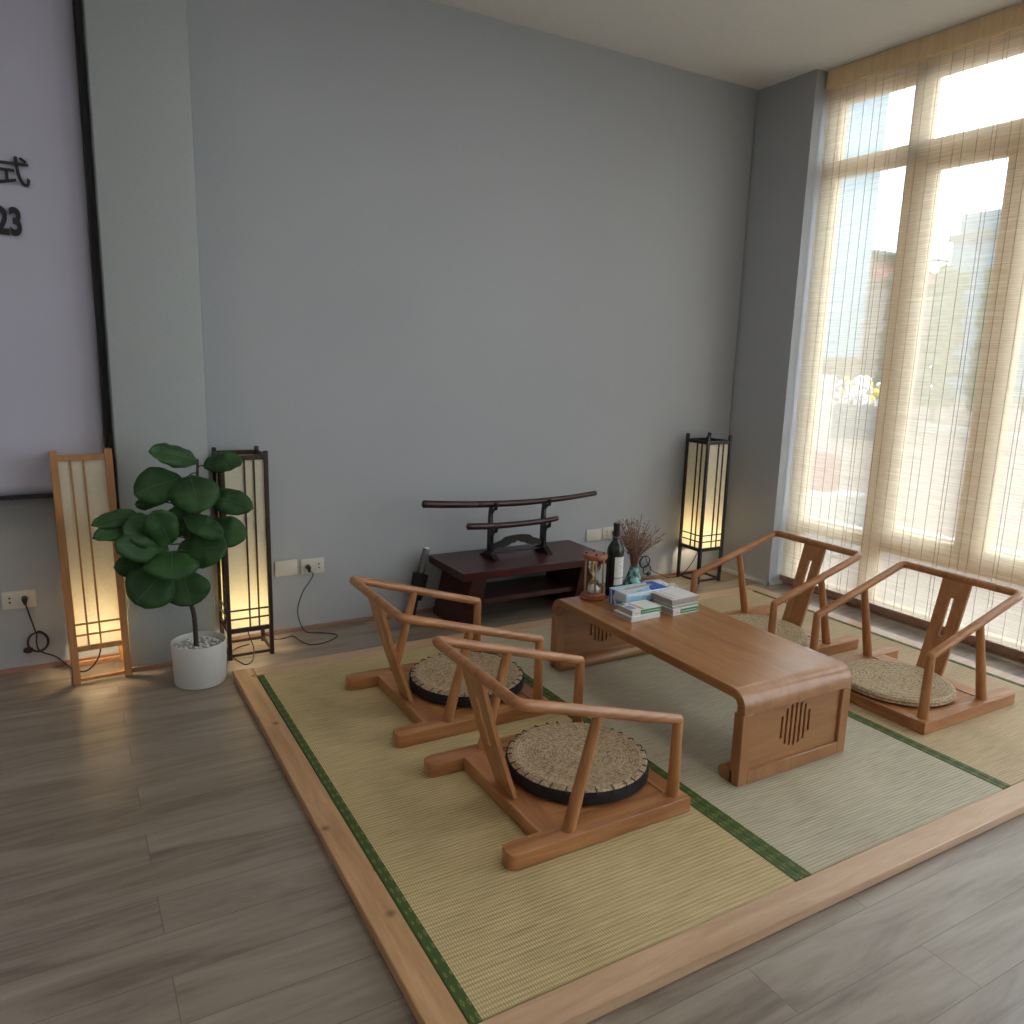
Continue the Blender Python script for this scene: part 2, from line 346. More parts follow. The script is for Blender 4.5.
    def build(s, name, mat, parent=None, smooth=True, origin=None, label=None, kind=None):
        bmesh.ops.recalc_face_normals(s.bm, faces=s.bm.faces[:])
        me = bpy.data.meshes.new(name)
        if origin is not None: bmesh.ops.translate(s.bm, verts=s.bm.verts[:], vec=-Vector(origin))
        s.bm.to_mesh(me); s.bm.free()
        if smooth:
            for p in me.polygons: p.use_smooth = True
            me.set_sharp_from_angle(angle=math.radians(38))
        me.materials.append(M[mat] if isinstance(mat, str) else mat)
        o = bpy.data.objects.new(name, me); COL.objects.link(o)
        if origin is not None: o.location = origin
        if parent is not None: o.parent = parent
        if label: o['label'] = label
        if kind: o['kind'] = kind
        return o
def tag(o, label, cat, group=None, kind=None):
    o['label'] = label; o['category'] = cat
    if group: o['group'] = group
    if kind: o['kind'] = kind
    return o
def thing(name, label, cat, loc=(0, 0, 0), rz=0.0, group=None):
    o = bpy.data.objects.new(name, None); COL.objects.link(o); o.empty_display_size = 0.1
    o.location = loc; o.rotation_euler = (0, 0, rz)
    return tag(o, label, cat, group)
def structure(name, mb, mat, parent=None, smooth=False):
    o = mb.build(name, mat, parent, smooth)
    if parent is None: o['kind'] = 'structure'
    return o
def copy_tree(o, parent=None):
    c = o.copy(); COL.objects.link(c)
    if parent is not None: c.parent = parent
    for ch in list(o.children): copy_tree(ch, c)
    return c
def smooth_path(pts, k=6):
    P = [Vector(p) for p in pts]; out = []
    for i in range(len(P)-1):
        p0 = P[max(i-1, 0)]; p1 = P[i]; p2 = P[i+1]; p3 = P[min(i+2, len(P)-1)]
        for j in range(k):
            t = j/k
            out.append(0.5*((2*p1)+(-p0+p2)*t+(2*p0-5*p1+4*p2-p3)*t*t+(-p0+3*p1-3*p2+p3)*t*t*t))
    out.append(P[-1]); return out
def round_corner(path, r, k=5):
    """fillet the inner corners of a polyline"""
    P = [Vector(p) for p in path]; out = [P[0]]
    for i in range(1, len(P)-1):
        a = (P[i-1]-P[i]).normalized(); b = (P[i+1]-P[i]).normalized()
        A = P[i]+a*r; B = P[i]+b*r
        for j in range(k+1):
            t = j/k; out.append(A*(1-t)**2+P[i]*2*t*(1-t)+B*t*t)
    out.append(P[-1]); return out

# ------------------------------------------------------------------ room shell
CZ = 3.32
structure('floor', MB().span((-4.6, -8.2, FZ-0.1), (3.98, 0.75, FZ)), 'floor')
structure('ceiling', MB().span((-4.6, -8.2, CZ), (3.98, 0.75, CZ+0.1)), 'ceiling')
structure('wall_back', MB().span((-4.6, 0.51, FZ), (3.63, 0.75, CZ)), 'wall')
structure('wall_back_pillar', MB().span((-0.414, 0.285, FZ), (-0.02, 0.53, CZ), 0.006, 2), 'wall_green', None, True)
structure('wall_right_pillar', MB().span((3.645, 0.03, FZ), (3.98, 0.75, CZ)), 'wall')
structure('wall_left', MB().span((-4.7, -8.2, FZ), (-4.6, 0.75, CZ)), 'white_wall')
structure('wall_front', MB().span((-4.6, -8.3, FZ), (3.98, -8.2, CZ)), 'white_wall')
WY = [(0.03, -2.52), (-2.95, -5.5), (-5.9, -8.0)]
wr = MB()
wr.span((3.80, -8.2, FZ), (3.96, 0.03, 0.0)).span((3.80, -8.2, 3.20), (3.96, 0.03, CZ))
wr.span((3.80, -2.95, 0.0), (3.96, -2.52, 3.20)).span((3.80, -5.9, 0.0), (3.96, -5.5, 3.20)).span((3.80, -8.2, 0.0), (3.96, -8.0, 3.20))
structure('wall_right', wr, 'white_wall')
structure('baseboard_back', MB().span((-4.6, 0.498, FZ), (-0.412, 0.512, FZ+0.022)).span((-0.02, 0.498, FZ), (3.645, 0.512, FZ+0.022))
          .span((-0.424, 0.273, FZ), (-0.008, 0.287, FZ+0.022)), 'trim')
structure('baseboard_right', MB().span((3.633, 0.018, FZ), (3.647, 0.51, FZ+0.022)).span((3.633, 0.018, FZ), (3.80, 0.032, FZ+0.022)), 'trim_grey')
structure('trim_1', MB().span((3.785, -8.2, FZ), (3.80, 0.03, 0.03), 0.002), 'trim')

def window(idx, y0, y1, first):
    w = bpy.data.objects.new('window_%d' % idx, None); COL.objects.link(w); w['kind'] = 'structure'
    xa, xb = 3.82, 3.88
    L = y0-y1
    def Y(v): return y0-(v/2.55)*L
    f = MB()
    f.span((xa, Y(0), 0.0), (xb, Y(0.078), 3.20), 0.003).span((xa, Y(2.472), 0.0), (xb, Y(2.55), 3.20), 0.003)
    f.span((xa, Y(0.57), 0.0), (xb, Y(0.69), 3.20), 0.003).span((xa, Y(1.84), 0.0), (xb, Y(1.96), 3.20), 0.003)
    f.span((xa, Y(0.07), 0.36), (xb, Y(0.575), 0.438), 0.003).span((xa, Y(1.955), 0.36), (xb, Y(2.475), 0.438), 0.003)
    f.span((xa, Y(0.685), 0.36), (xb, Y(1.845), 0.415), 0.003)
    f.span((xa, Y(0.07), 0.0), (xb, Y(2.48), 0.04), 0.003)
    MB().span((3.875, Y(0.07), 0.385), (3.96, Y(0.575), 0.452), 0.003).span((3.875, Y(1.955), 0.385), (3.96, Y(2.475), 0.452), 0.003).build('outer_sill', 'white_wall', w, False)
    MB().span((3.875, Y(0.70), 0.385), (3.96, Y(1.83), 0.515), 0.003).build('outer_sill', 'white_wall', w, False)
    f.span((xa, Y(0.07), 2.687), (xb, Y(2.48), 2.79), 0.003).span((xa, Y(0.07), 3.13), (xb, Y(2.48), 3.20), 0.003)
    f.span((xa, Y(1.225), 2.78), (xb, Y(1.305), 3.14), 0.003)
    f.build('window_frame', 'win_wood', w, False)
    for (a, b) in ((0.69, 1.265), (1.265, 1.84)):
        s_ = MB(); x0, x1 = 3.805, 3.86
        s_.span((x0, Y(a)-0.003, 0.405), (x1, Y(a+0.085), 2.70), 0.004).span((x0, Y(b-0.092), 0.405), (x1, Y(b)+0.003, 2.70), 0.004)
        s_.span((x0, Y(a+0.08), 0.405), (x1, Y(b-0.09), 0.505), 0.004).span((x0, Y(a+0.08), 2.617), (x1, Y(b-0.09), 2.70), 0.004)
        so = s_.build('sash', 'win_wood', w, False)
        MB().span((3.836, Y(a+0.08), 0.50), (3.840, Y(b-0.09), 2.62)).build('pane', 'glass', so, False)
        if first and a > 1:
            h = MB(); h.tube([(3.80, Y(1.225), 1.345), (3.782, Y(1.225), 1.345), (3.778, Y(1.225), 1.25)], 0.008, 8).span((3.797, Y(1.24), 1.30), (3.806, Y(1.21), 1.40), 0.003)
            h.build('handle', 'white_plastic', so)
    for (a, b, z0, z1) in ((0.07, 0.58, 0.035, 0.365), (0.68, 1.85, 0.035, 0.365), (1.95, 2.48, 0.035, 0.365), (0.07, 0.58, 0.43, 2.69), (1.95, 2.48, 0.43, 2.69), (0.07, 0.58, 2.78, 3.14), (0.68, 1.23, 2.78, 3.14), (1.30, 1.85, 2.78, 3.14), (1.95, 2.48, 2.78, 3.14)):
        MB().span((3.848, Y(a), z0), (3.852, Y(b), z1)).build('pane', 'glass', w, False)
for i_, (a_, b_) in enumerate(WY): window(i_+1, a_, b_, i_ == 0)

# reed blind over the first window
bl = thing('woven_blind', 'full height sheer woven reed blind with thin vertical strings over the tall wooden window', 'blind', (3.74, 0.01, 0.0))
BX, BY0, BY1, BZ0, BZ1 = 0.0, 0.0, -2.05, 0.035, 3.22
MB().span((BX-0.0008, BY0, BZ0), (BX+0.0008, BY1, BZ1)).build('reed_fabric', 'blind', bl, False)
MB().span((BX-0.011, BY0+0.004, 0.0), (BX+0.011, BY1-0.004, 0.038), 0.004).build('bottom_rail', 'trim', bl, label='brown wooden bottom batten')
MB().span((BX-0.02, BY0+0.004, BZ1-0.01), (BX+0.03, BY1-0.004, CZ-0.001), 0.004).build('head_rail', 'win_wood', bl)
st = MB(); y = -0.02; rs = random.Random(3)
while y > -2.03:
    st.tube([(BX-0.0022, y, BZ0), (BX-0.0022, y, BZ1)], 0.0012, 4, False)
    y -= rs.choice([0.075, 0.078, 0.07, 0.072, 0.05, 0.022])
st.build('vertical_strings', 'cord_grey', bl, kind='stuff')

# ------------------------------------------------------------------ tatami platform
pf = thing('platform_frame', 'low beech board frame around the three tatami mats', 'platform', (0, 0, 0))
PX1, PY1 = 3.45, -2.422
t_ = 0.034
MB().span((0, 0, -t_), (0.089, PY1, 0.0), 0.003).build('side_board', 'frame_y', pf)
MB().span((3.361, 0, -t_), (PX1, PY1, 0.0), 0.003).build('side_board', 'frame_x', pf)
MB().span((0.0895, 0, -t_), (3.3605, -0.108, 0.0), 0.003).build('end_board', 'frame_x', pf)
MB().span((0.0895, -2.3265, -t_), (3.3605, PY1, 0.0), 0.003).build('end_board', 'frame_x', pf)
def mat_thing(x0, x1, mat, b0, b1, label):
    t = thing('tatami_mat', label, 'mat', ((x0+x1)/2, -1.217, -0.033), 0, 'tatami mats in the platform')
    cx = (x0+x1)/2; hw = (x1-x0)/2; hl = 1.108
    MB().span((-hw+b0-0.002, -hl, 0.0), (hw-b1+0.002, hl, 0.032), 0.002).build('rush_surface', mat, t)
    for (a, b) in ((-hw, -hw+b0), (hw-b1, hw)):
        MB().span((a, -hl, 0.0), (b, hl, 0.0338), 0.002).build('cloth_border', 'border', t)
    return t
mat_thing(0.090, 1.2045, 'tan_mat', 0.032, 0.036, 'yellow tan tatami mat under the two armchairs with black edged cushions')
mat_thing(1.2055, 2.2995, 'grey_mat', 0.035, 0.027, 'grey green middle tatami mat under the low table')
mat_thing(2.3005, 3.3605, 'sand_mat', 0.026, 0.027, 'sand coloured tatami mat nearest the window under the two right armchairs')

# ------------------------------------------------------------------ floor chairs
def make_chair(label, loc, rz):
    t = thing('floor_chair', label, 'chair', loc, rz, 'legless armchairs around the low table')
    H = 0.053
    for s in (-1, 1):                               # runners with rounded back ends
        yo, yi = s*0.328, s*0.260
        yc = (yo+yi)/2; hw = abs(yo-yi)/2; poly = [(0.35, yo), (0.35, yi)]
        for k in range(13):
            a = PI/2+PI*k/12; cx_, sx_ = math.cos(a), math.sin(a)
            poly.append((-0.318+0.036*math.copysign(abs(cx_)**0.6, cx_), yc-s*hw*math.copysign(abs(sx_)**0.6, sx_)))
        MB().prism(poly, lambda u, v, w: (u, v, w), (0.0, H), 0.003).build('side_rail', 'chair_x', t)
    MB().span((-0.215, -0.2605, 0.0), (-0.130, 0.2605, H-0.002), 0.002).build('back_rail', 'chair_y', t)
    MB().span((0.285, -0.2605, 0.0), (0.350, 0.2605, H-0.002), 0.002).build('front_rail', 'chair_y', t)
    MB().span((-0.1305, -0.2605, 0.012), (0.2855, 0.2605, H-0.006)).build('seat_board', 'chair_x', t)
    ay = 0.286
    zf, zb = 0.328, 0.514
    path = [(0.307, -ay, zf), (-0.325, -ay-0.004, zb), (-0.325, ay+0.004, zb), (0.307, ay, zf)]
    MB().tube(round_corner(path, 0.035, 6), 0.0185, 14).build('arm_rail', 'chair_x', t)
    for s in (-1, 1):
        MB().tube([(0.305, s*ay, H-0.004), (0.305, s*ay, zf-0.001)], [0.0215, 0.0178], 14).build('front_post', 'chair_z', t)
        MB().tube([(-0.125, s*(ay+0.003), H-0.006), (-0.028, s*ay, zf+(0.335/0.640)*(zb-zf)-0.006)], [0.0225, 0.0165], 14, False).build('arm_post', 'chair_z', t)
    # leaning back splat with a slot
    a = Vector((-0.182, 0, H-0.004)); b = Vector((-0.324, 0, zb-0.006)); d = (b-a); L = d.length; d.normalize()
    nrm = Vector((0, 1, 0)).cross(d)
    def f(u, v, w):
        bow = 0.006*math.sin(PI*v/L)
        return a+d*v+Vector((0, 1, 0))*u+nrm*(w-bow)
    sp = MB(); w0, w1 = 0.064, 0.070; sl = 0.0105; s0, s1 = L*0.40, L*0.80
    hw = lambda v: w0+(w1-w0)*v/L
    vs = [0, s0, s1, L]
    for (x0, x1, v0, v1) in ((-1, 1, 0, s0), (-1, 0, s0, s1), (0, 1, s0, s1), (-1, 1, s1, L)):
        k = 4
        for i in range(k):
            p, q = v0+(v1-v0)*i/k, v0+(v1-v0)*(i+1)/k
            lo_p = -hw(p) if x0 == -1 else sl; lo_q = -hw(q) if x0 == -1 else sl
            hi_p = hw(p) if x1 == 1 else -sl; hi_q = hw(q) if x1 == 1 else -sl
            sp.prism([(lo_p, p), (hi_p, p), (hi_q, q), (lo_q, q)], f, (-0.0075, 0.0075))
    o = sp.build('back_splat', 'chair_z', t)
    return t
c0 = make_chair('light brown legless armchair nearest the camera, holding a black edged straw cushion', (0.79, -1.575, 0.0006), 0.0)
def place_chair(loc, rz, label):
    c = copy_tree(c0); c.location = loc; c.rotation_euler.z = rz; c['label'] = label; return c
place_chair((0.770, -0.730, 0.0006), 0.0, 'light brown legless armchair on the left, in front of the dark red bench')
place_chair((2.755, -1.605, 0.0006), PI, 'light brown legless armchair at the right edge of the photo, beside the table end')
place_chair((2.705, -0.815, 0.0006), PI, 'light brown legless armchair near the black floor lamp, partly behind the table')

def cushion(loc, dark, label, group):
    t = thing('seat_cushion', label, 'cushion', loc, 0, group)
    R = 0.258 if dark else 0.244
    if dark:
        MB().lathe([(R-0.012, 0.0), (R-0.002, 0.006), (R, 0.022), (R-0.002, 0.040), (R-0.008, 0.048)], n=56).build('fabric_side', 'black_cloth', t, label='black fabric side band')
        tp = MB(); prof = [(R-0.007, 0.047), (R-0.012, 0.052)] + [(R-0.012-(R-0.02)*k/14, 0.0535+0.0028*math.sin(k*1.3)) for k in range(1, 15)]
        tp.lathe(prof, n=56); tp.build('straw_top', 'straw_grey', t)
        s_ = MB()
        for k in range(30):
            a = 2*PI*k/30+0.03*math.sin(k*2.3); ca, sa = math.cos(a), math.sin(a)
            s_.tube([((R-0.024)*ca, (R-0.024)*sa, 0.0560), ((R-0.007)*ca, (R-0.007)*sa, 0.0540), ((R+0.0005)*ca, (R+0.0005)*sa, 0.040)], 0.0019, 5, False)
        s_.build('stitches', 'thread', t, kind='stuff')
    else:
        prof = [(R-0.02, 0.0), (R-0.004, 0.004), (R+0.002, 0.010), (R-0.001, 0.017), (R+0.002, 0.024), (R-0.003, 0.031), (R-0.010, 0.035)]
        prof += [(R-0.012-(R-0.02)*k/20, 0.0365+0.0015*math.sin(k*1.9)) for k in range(1, 21)]
        MB().lathe(prof, n=56).build('straw_body', 'straw_tan', t)
        MB().tube(smooth_path([(0.20, -0.11, 0.03), (0.235, -0.04, 0.022), (0.26, -0.035, 0.012), (0.31, -0.02, 0.006)]), 0.0015, 5).build('loose_cord', 'cord_grey', t) if False else None
    return t
g1 = 'round straw cushions with black cloth sides'; g2 = 'round plain straw cushions'
cushion((0.905, -1.560, 0.0535), True, 'round straw cushion with black sides on the armchair nearest the camera', g1)
cushion((0.880, -0.725, 0.0535), True, 'round straw cushion with black sides on the left armchair farther from the camera', g1)
cushion((2.655, -1.625, 0.0535), False, 'round plain straw cushion on the right front armchair', g2)
cushion((2.600, -0.850, 0.0535), False, 'round plain straw cushion on the far armchair, partly hidden by the table', g2)

# ------------------------------------------------------------------ low table
tb = thing('low_table', 'low brown wooden table with rounded ends and carved round grilles', 'table', (1.69, -1.24, 0.0006))
hx, hy, TH = 0.292, 0.629, 0.036
def arc(cy, cz, r, a0, a1, k=7):
    return [(cy+r*math.cos(math.radians(a0+(a1-a0)*i/k)), cz+r*math.sin(math.radians(a0+(a1-a0)*i/k))) for i in range(k+1)]
Ht = TT-0.0006; R1 = 0.062; R2 = R1-TH
outer = [(-hy, Ht-0.085)]+arc(-hy+R1, Ht-R1, R1, 180, 90)+arc(hy-R1, Ht-R1, R1, 90, 0)+[(hy, Ht-0.085)]
inner = [(hy-TH, Ht-0.085)]+arc(hy-R1, Ht-R1, R2, 0, 90)+arc(-hy+R1, Ht-R1, R2, 90, 180)+[(-hy+TH, Ht-0.085)]
n_ = len(outer); tp = MB()
A = [[tp.bm.verts.new((x, p[0], p[1])) for p in outer] for x in (-hx, hx)]; B = [[tp.bm.verts.new((x, p[0], p[1])) for p in reversed(inner)] for x in (-hx, hx)]
for i in range(n_-1):
    tp.bm.faces.new((A[0][i], A[0][i+1], A[1][i+1], A[1][i])); tp.bm.faces.new((B[0][i], B[1][i], B[1][i+1], B[0][i+1]))
    tp.bm.faces.new((A[0][i], B[0][i], B[0][i+1], A[0][i+1])); tp.bm.faces.new((A[1][i], A[1][i+1], B[1][i+1], B[1][i]))
for i in (0, n_-1): tp.bm.faces.new((A[0][i], A[1][i], B[1][i], B[0][i]))
bmesh.ops.recalc_face_normals(tp.bm, faces=tp.bm.faces[:])
bmesh.ops.bevel(tp.bm, geom=[e for e in tp.bm.edges if abs(abs(e.verts[0].co.x)-hx) < 1e-5 and abs(abs(e.verts[1].co.x)-hx) < 1e-5 and abs(e.verts[0].co.x-e.verts[1].co.x) < 1e-5 and e.calc_face_angle(0) > 1.2], offset=0.003, segments=2, affect='EDGES')
tp.build('tabletop', 'table_y', tb)
for s in (-1, 1):
    # leg: frame with a recessed panel; y runs outwards
    o_ = s*hy; i_ = s*(hy-TH)
    z1 = Ht-0.085
    LT = 0.046; i_ = s*(hy-LT)
    lg = MB()
    lg.span((-hx, o_, 0.0), (-hx+0.048, i_, z1), 0.003).span((hx-0.048, o_, 0.0), (hx, i_, z1), 0.003)
    lg.span((-hx+0.047, o_, 0.0), (hx-0.047, i_, 0.052), 0.002)
    L_ = lg.build('leg', 'table_z', tb)
    # core board and two faces with the slotted circle cut through them
    MB().span((-hx+0.047, s*(hy-0.0210), 0.05), (hx-0.047, s*(hy-LT+0.0210), z1+0.0)).build('panel_core', 'table_x', L_)
    for (ya, yb) in ((hy-0.0125, hy-0.0210), (hy-LT+0.0210, hy-LT+0.0125)):
        pn = MB(); cz = 0.178; rc = 0.086; nsl = 7; pit = rc*2/nsl; sw = pit*0.50
        xs = [-hx+0.047]
        for k in range(nsl):
            xc = -rc+pit*(k+0.5); hgt = math.sqrt(max(rc*rc-xc*xc, 0))
            pn.span((xs[-1], s*ya, 0.05), (xc-sw/2, s*yb, z1)) 
            pn.span((xc-sw/2, s*ya, 0.05), (xc+sw/2, s*yb, cz-hgt)); pn.span((xc-sw/2, s*ya, cz+hgt), (xc+sw/2, s*yb, z1))
            xs.append(xc+sw/2)
        pn.span((xs[-1], s*ya, 0.05), (hx-0.047, s*yb, z1))
        pn.build('slotted_panel', 'table_x', L_, False)
    fo = MB(); poly = [(0.030, 0.0)]+[(0.076+0.026*math.sin(math.radians(a)), 0.026-0.026*math.cos(math.radians(a))) for a in range(0, 181, 20)]+[(0.030, 0.048)]
    fo.prism(poly, lambda u, v, w: (w, s*(hy-u), v), (-hx, hx), 0.002); fo.build('scroll_foot', 'table_x', L_)

# ------------------------------------------------------------------ things on the table
def on(z): return TT+z+0.0005
hg = thing('hourglass', 'hourglass with reddish wooden discs and brass rods on the far left corner of the table', 'hourglass', (1.562, -0.722, on(0)), 0.3)
MB().lathe([(0.054, 0), (0.061, 0.003), (0.062, 0.012), (0.057, 0.0145), (0.056, 0.015), (0.056, 0.024), (0.052, 0.027)], n=36).build('base_disc', 'hg_wood', hg)
MB().lathe([(0.052, 0.199), (0.058, 0.202), (0.060, 0.206), (0.060, 0.220), (0.057, 0.224)], n=36).build('top_disc', 'hg_wood', hg)
for k in range(4):
    a = PI/4+k*PI/2; x, y = 0.043*math.cos(a), 0.043*math.sin(a)
    MB().tube([(x, y, 0.0255), (x, y, 0.2005)], 0.0050, 8, False).build('rod', 'brass', hg)
    MB().ico((x, y, 0.2275), 0.006, 2, (1, 1, 0.8)).build('knob', 'black_plastic', hg)
gm, gnt, gb = new_mat('clear glass'); gb.inputs['Transmission Weight'].default_value = 1.0; gb.inputs['Roughness'].default_value = 0.02; gb.inputs['IOR'].default_value = 1.12; gb.inputs['Base Color'].default_value = (0.95, 0.97, 0.97, 1)
_n = N(gnt, 'ShaderNodeTexNoise', Scale=5.0); _r = ramp(gnt, [(0.4, (0.93, 0.96, 0.96)), (0.6, (0.97, 0.98, 0.98))]); gnt.links.new(_n.outputs['Fac'], _r.inputs['Fac']); gnt.links.new(_r.outputs['Color'], gb.inputs['Base Color'])
M['clear'] = gm
prof = [(0.012, 0.0272), (0.026, 0.030), (0.031, 0.042), (0.030, 0.062), (0.022, 0.085), (0.008, 0.101), (0.004, 0.108), (0.008, 0.115), (0.022, 0.131), (0.030, 0.154), (0.031, 0.180), (0.026, 0.195), (0.012, 0.1985)]
gl_ = MB().lathe(prof, n=28).build('glass_bulbs', 'clear', hg)
MB().lathe([(0.022, 0.0325), (0.0275, 0.040), (0.0275, 0.050), (0.018, 0.062), (0.004, 0.072)], n=24).build('white_sand', 'sand', hg)

bo = thing('wine_bottle', 'dark wine bottle with a cream label standing behind the tissue box', 'bottle', (1.683, -0.722, on(0)))
MB().lathe([(0.030, 0.0), (0.039, 0.003), (0.041, 0.012), (0.041, 0.222), (0.0395, 0.236), (0.035, 0.250), (0.027, 0.263), (0.019, 0.275), (0.0160, 0.286), (0.0150, 0.300)], n=36).build('glass_body', 'bottle', bo)
MB().lathe([(0.0155, 0.292), (0.0160, 0.352), (0.0172, 0.354), (0.0172, 0.362), (0.0155, 0.365)], n=28).build('foil_capsule', 'capsule', bo)
def wrap_label(name, r, a0, a1, z0, z1, mat, par):
    m_ = MB(); k = 12
    o_ = [(r*math.cos(a0+(a1-a0)*i/k), r*math.sin(a0+(a1-a0)*i/k)) for i in range(k+1)]
    i_ = [(x*0.985, y*0.985) for x, y in reversed(o_)]
    m_.prism(o_+i_, lambda u, v, w: (u, v, w), (z0, z1)); return m_.build(name, mat, par)
A0 = math.radians(-128); A1 = math.radians(-12)
wl = wrap_label('paper_label', 0.0416, A0, A1, 0.062, 0.202, 'label', bo)
wrap_label('label_line', 0.0418, A0, A1, 0.096, 0.099, 'ink', wl)
for q in (0.182, 0.176, 0.160, 0.154, 0.148, 0.142, 0.120):
    wrap_label('label_print', 0.0418, A0+0.45+0.1*math.sin(q*700), A1-0.5, q, q+0.0014, 'grey_paper', wl)
wrap_label('capsule_ring', 0.0168, 0, 2*PI-0.01, 0.296, 0.298, 'grey_paper', bo)

va = thing('cone_vase', 'small conical teal patterned vase holding dried flowers, behind the tissue box', 'vase', (1.822, -0.700, on(0)))
MB().lathe([(0.030, 0.0), (0.052, 0.004), (0.055, 0.012), (0.045, 0.045), (0.030, 0.090), (0.021, 0.118), (0.022, 0.124), (0.017, 0.1245), (0.014, 0.110), (0.012, 0.090)], n=32).build('vase_body', 'teal', va)
df = thing('dried_flowers', 'bunch of brown dried gypsophila sprigs standing in the teal vase', 'flowers', (1.822, -0.700, on(0.095)))
rs = random.Random(11); stm = MB(); bud = MB()
for k in range(64):
    a = rs.uniform(0, 2*PI); sp_ = rs.uniform(0.03, 0.115)*(1.0 if k % 5 else 1.3); h = rs.uniform(0.18, 0.285)*(1.1 if k % 9 == 0 else 1)
    tip = Vector((sp_*math.cos(a), sp_*math.sin(a), h-sp_*0.35)); mid = Vector((tip.x*0.28, tip.y*0.28, h*0.45)); b0 = Vector((0.006*math.cos(a), 0.006*math.sin(a), -0.01))
    P = smooth_path([b0, mid, tip], 4); stm.tube(P, [0.0013]*(len(P)-1)+[0.0006], 4, False)
    for j in range(9):
        t = rs.uniform(0.5, 1.0); q = P[min(int(t*(len(P)-1)), len(P)-1)]
        e = q+Vector((rs.uniform(-1, 1), rs.uniform(-1, 1), rs.uniform(0.0, 1.3)))*rs.uniform(0.012, 0.030)
        stm.tube([q, e], [0.0008, 0.0005], 3, False)
        for _ in range(2): bud.ico(e+Vector([rs.uniform(-0.004, 0.004) for _ in range(3)]), rs.uniform(0.0020, 0.0036), 1)
    bud.ico(tip, 0.003, 1)
stm.build('stems', 'dried', df, False, kind='stuff'); bud.build('flower_heads', 'bud', df, False, kind='stuff')

tx = thing('tissue_box', 'blue and white tissue box with a slot in its top, on the table', 'tissue box', (1.717, -0.878, on(0)), 0.03)
bw, bd, bh = 0.266, 0.128, 0.078
MB().span((-bw/2, -bd/2, 0), (bw/2, bd/2, bh), 0.004, 2).build('box_body', 'tissue_box', tx)
def decal(name, poly, f, mat, par):
    return MB().prism(poly, f, (-0.0002, 0.0005)).build(name, mat, par, False)
top = lambda u, v, w: (u, v, bh+w)
front = lambda u, v, w: (u, -bd/2-w, v)
left = lambda u, v, w: (-bw/2-w, u, v)
decal('blue_top_patch', [(0.02, -bd/2+0.004), (0.129, -bd/2+0.004), (0.129, bd/2-0.004), (0.085, bd/2-0.004), (0.060, 0.0), (0.035, -0.03)], top, 'blue_print', tx)
decal('pale_blue_swirl', [(-0.11, -bd/2+0.004), (0.018, -bd/2+0.004), (0.032, -0.03), (0.04, -0.01), (-0.02, -0.035), (-0.07, -0.045)], top, 'sky_print', tx)
decal('pale_blue_edge', [(-0.128, 0.04), (0.08, 0.048), (0.08, bd/2-0.004), (-0.128, bd/2-0.004)], top, 'sky_print', tx)
decal('opening', [(-0.075+0.075*0, -0.004), (-0.085, 0.006), (-0.08, 0.022), (0.08, 0.026), (0.088, 0.014), (0.082, 0.002)], lambda u, v, w: (u, v, bh+w*2), 'grey_paper', tx)
decal('blue_front_patch', [(0.035, 0.004), (0.129, 0.004), (0.129, bh-0.006), (0.022, bh-0.006), (0.028, 0.045)], front, 'blue_print', tx)
decal('pale_front_patch', [(-0.129, 0.004), (0.03, 0.004), (0.02, 0.05), (-0.03, 0.062), (-0.129, 0.066)], front, 'sky_print', tx)
decal('white_front_swoosh', [(0.0, 0.018), (0.03, 0.03), (0.10, 0.062), (0.118, 0.066), (0.06, 0.030), (0.02, 0.014)], lambda u, v, w: (u, -bd/2-w*2, v), 'white_paper', tx)
decal('blue_side_patch', [(bd/2-0.004, 0.004), (bd/2-0.045, 0.004), (bd/2-0.03, 0.04), (bd/2-0.045, bh-0.004), (bd/2-0.004, bh-0.004)], left, 'blue_print', tx)
decal('white_side_stripe', [(bd/2-0.018, 0.006), (bd/2-0.026, 0.006), (bd/2-0.022, bh-0.006), (bd/2-0.015, bh-0.006)], lambda u, v, w: (-bw/2-w*2, u, v), 'white_paper', tx)
def scribble(name, pts, f, r, par, mat='blue_print'):
    m_ = MB()
    for a, b in zip(pts[:-1], pts[1:]):
        d = Vector((b[0]-a[0], b[1]-a[1])); 
        if d.length < 1e-6: continue
        q = Vector((-d.y, d.x)).normalized()*r
        m_.prism([(a[0]-q.x, a[1]-q.y), (b[0]-q.x, b[1]-q.y), (b[0]+q.x, b[1]+q.y), (a[0]+q.x, a[1]+q.y)], f, (-0.0002, 0.0009))
    return m_.build(name, mat, par, False)
scribble('top_wordmark', [(-0.055+0.03*i/8, -0.046+0.007*math.sin(i*2.4)) for i in range(9)], top, 0.0017, tx)
scribble('front_wordmark', [(-0.01+0.05*i/12, 0.026+0.012*math.sin(i*1.9)) for i in range(13)], front, 0.0022, tx)
scribble('side_wordmark', [(0.012-0.05*i/10, 0.026+0.012*math.sin(i*2.1)) for i in range(11)], left, 0.0022, tx)

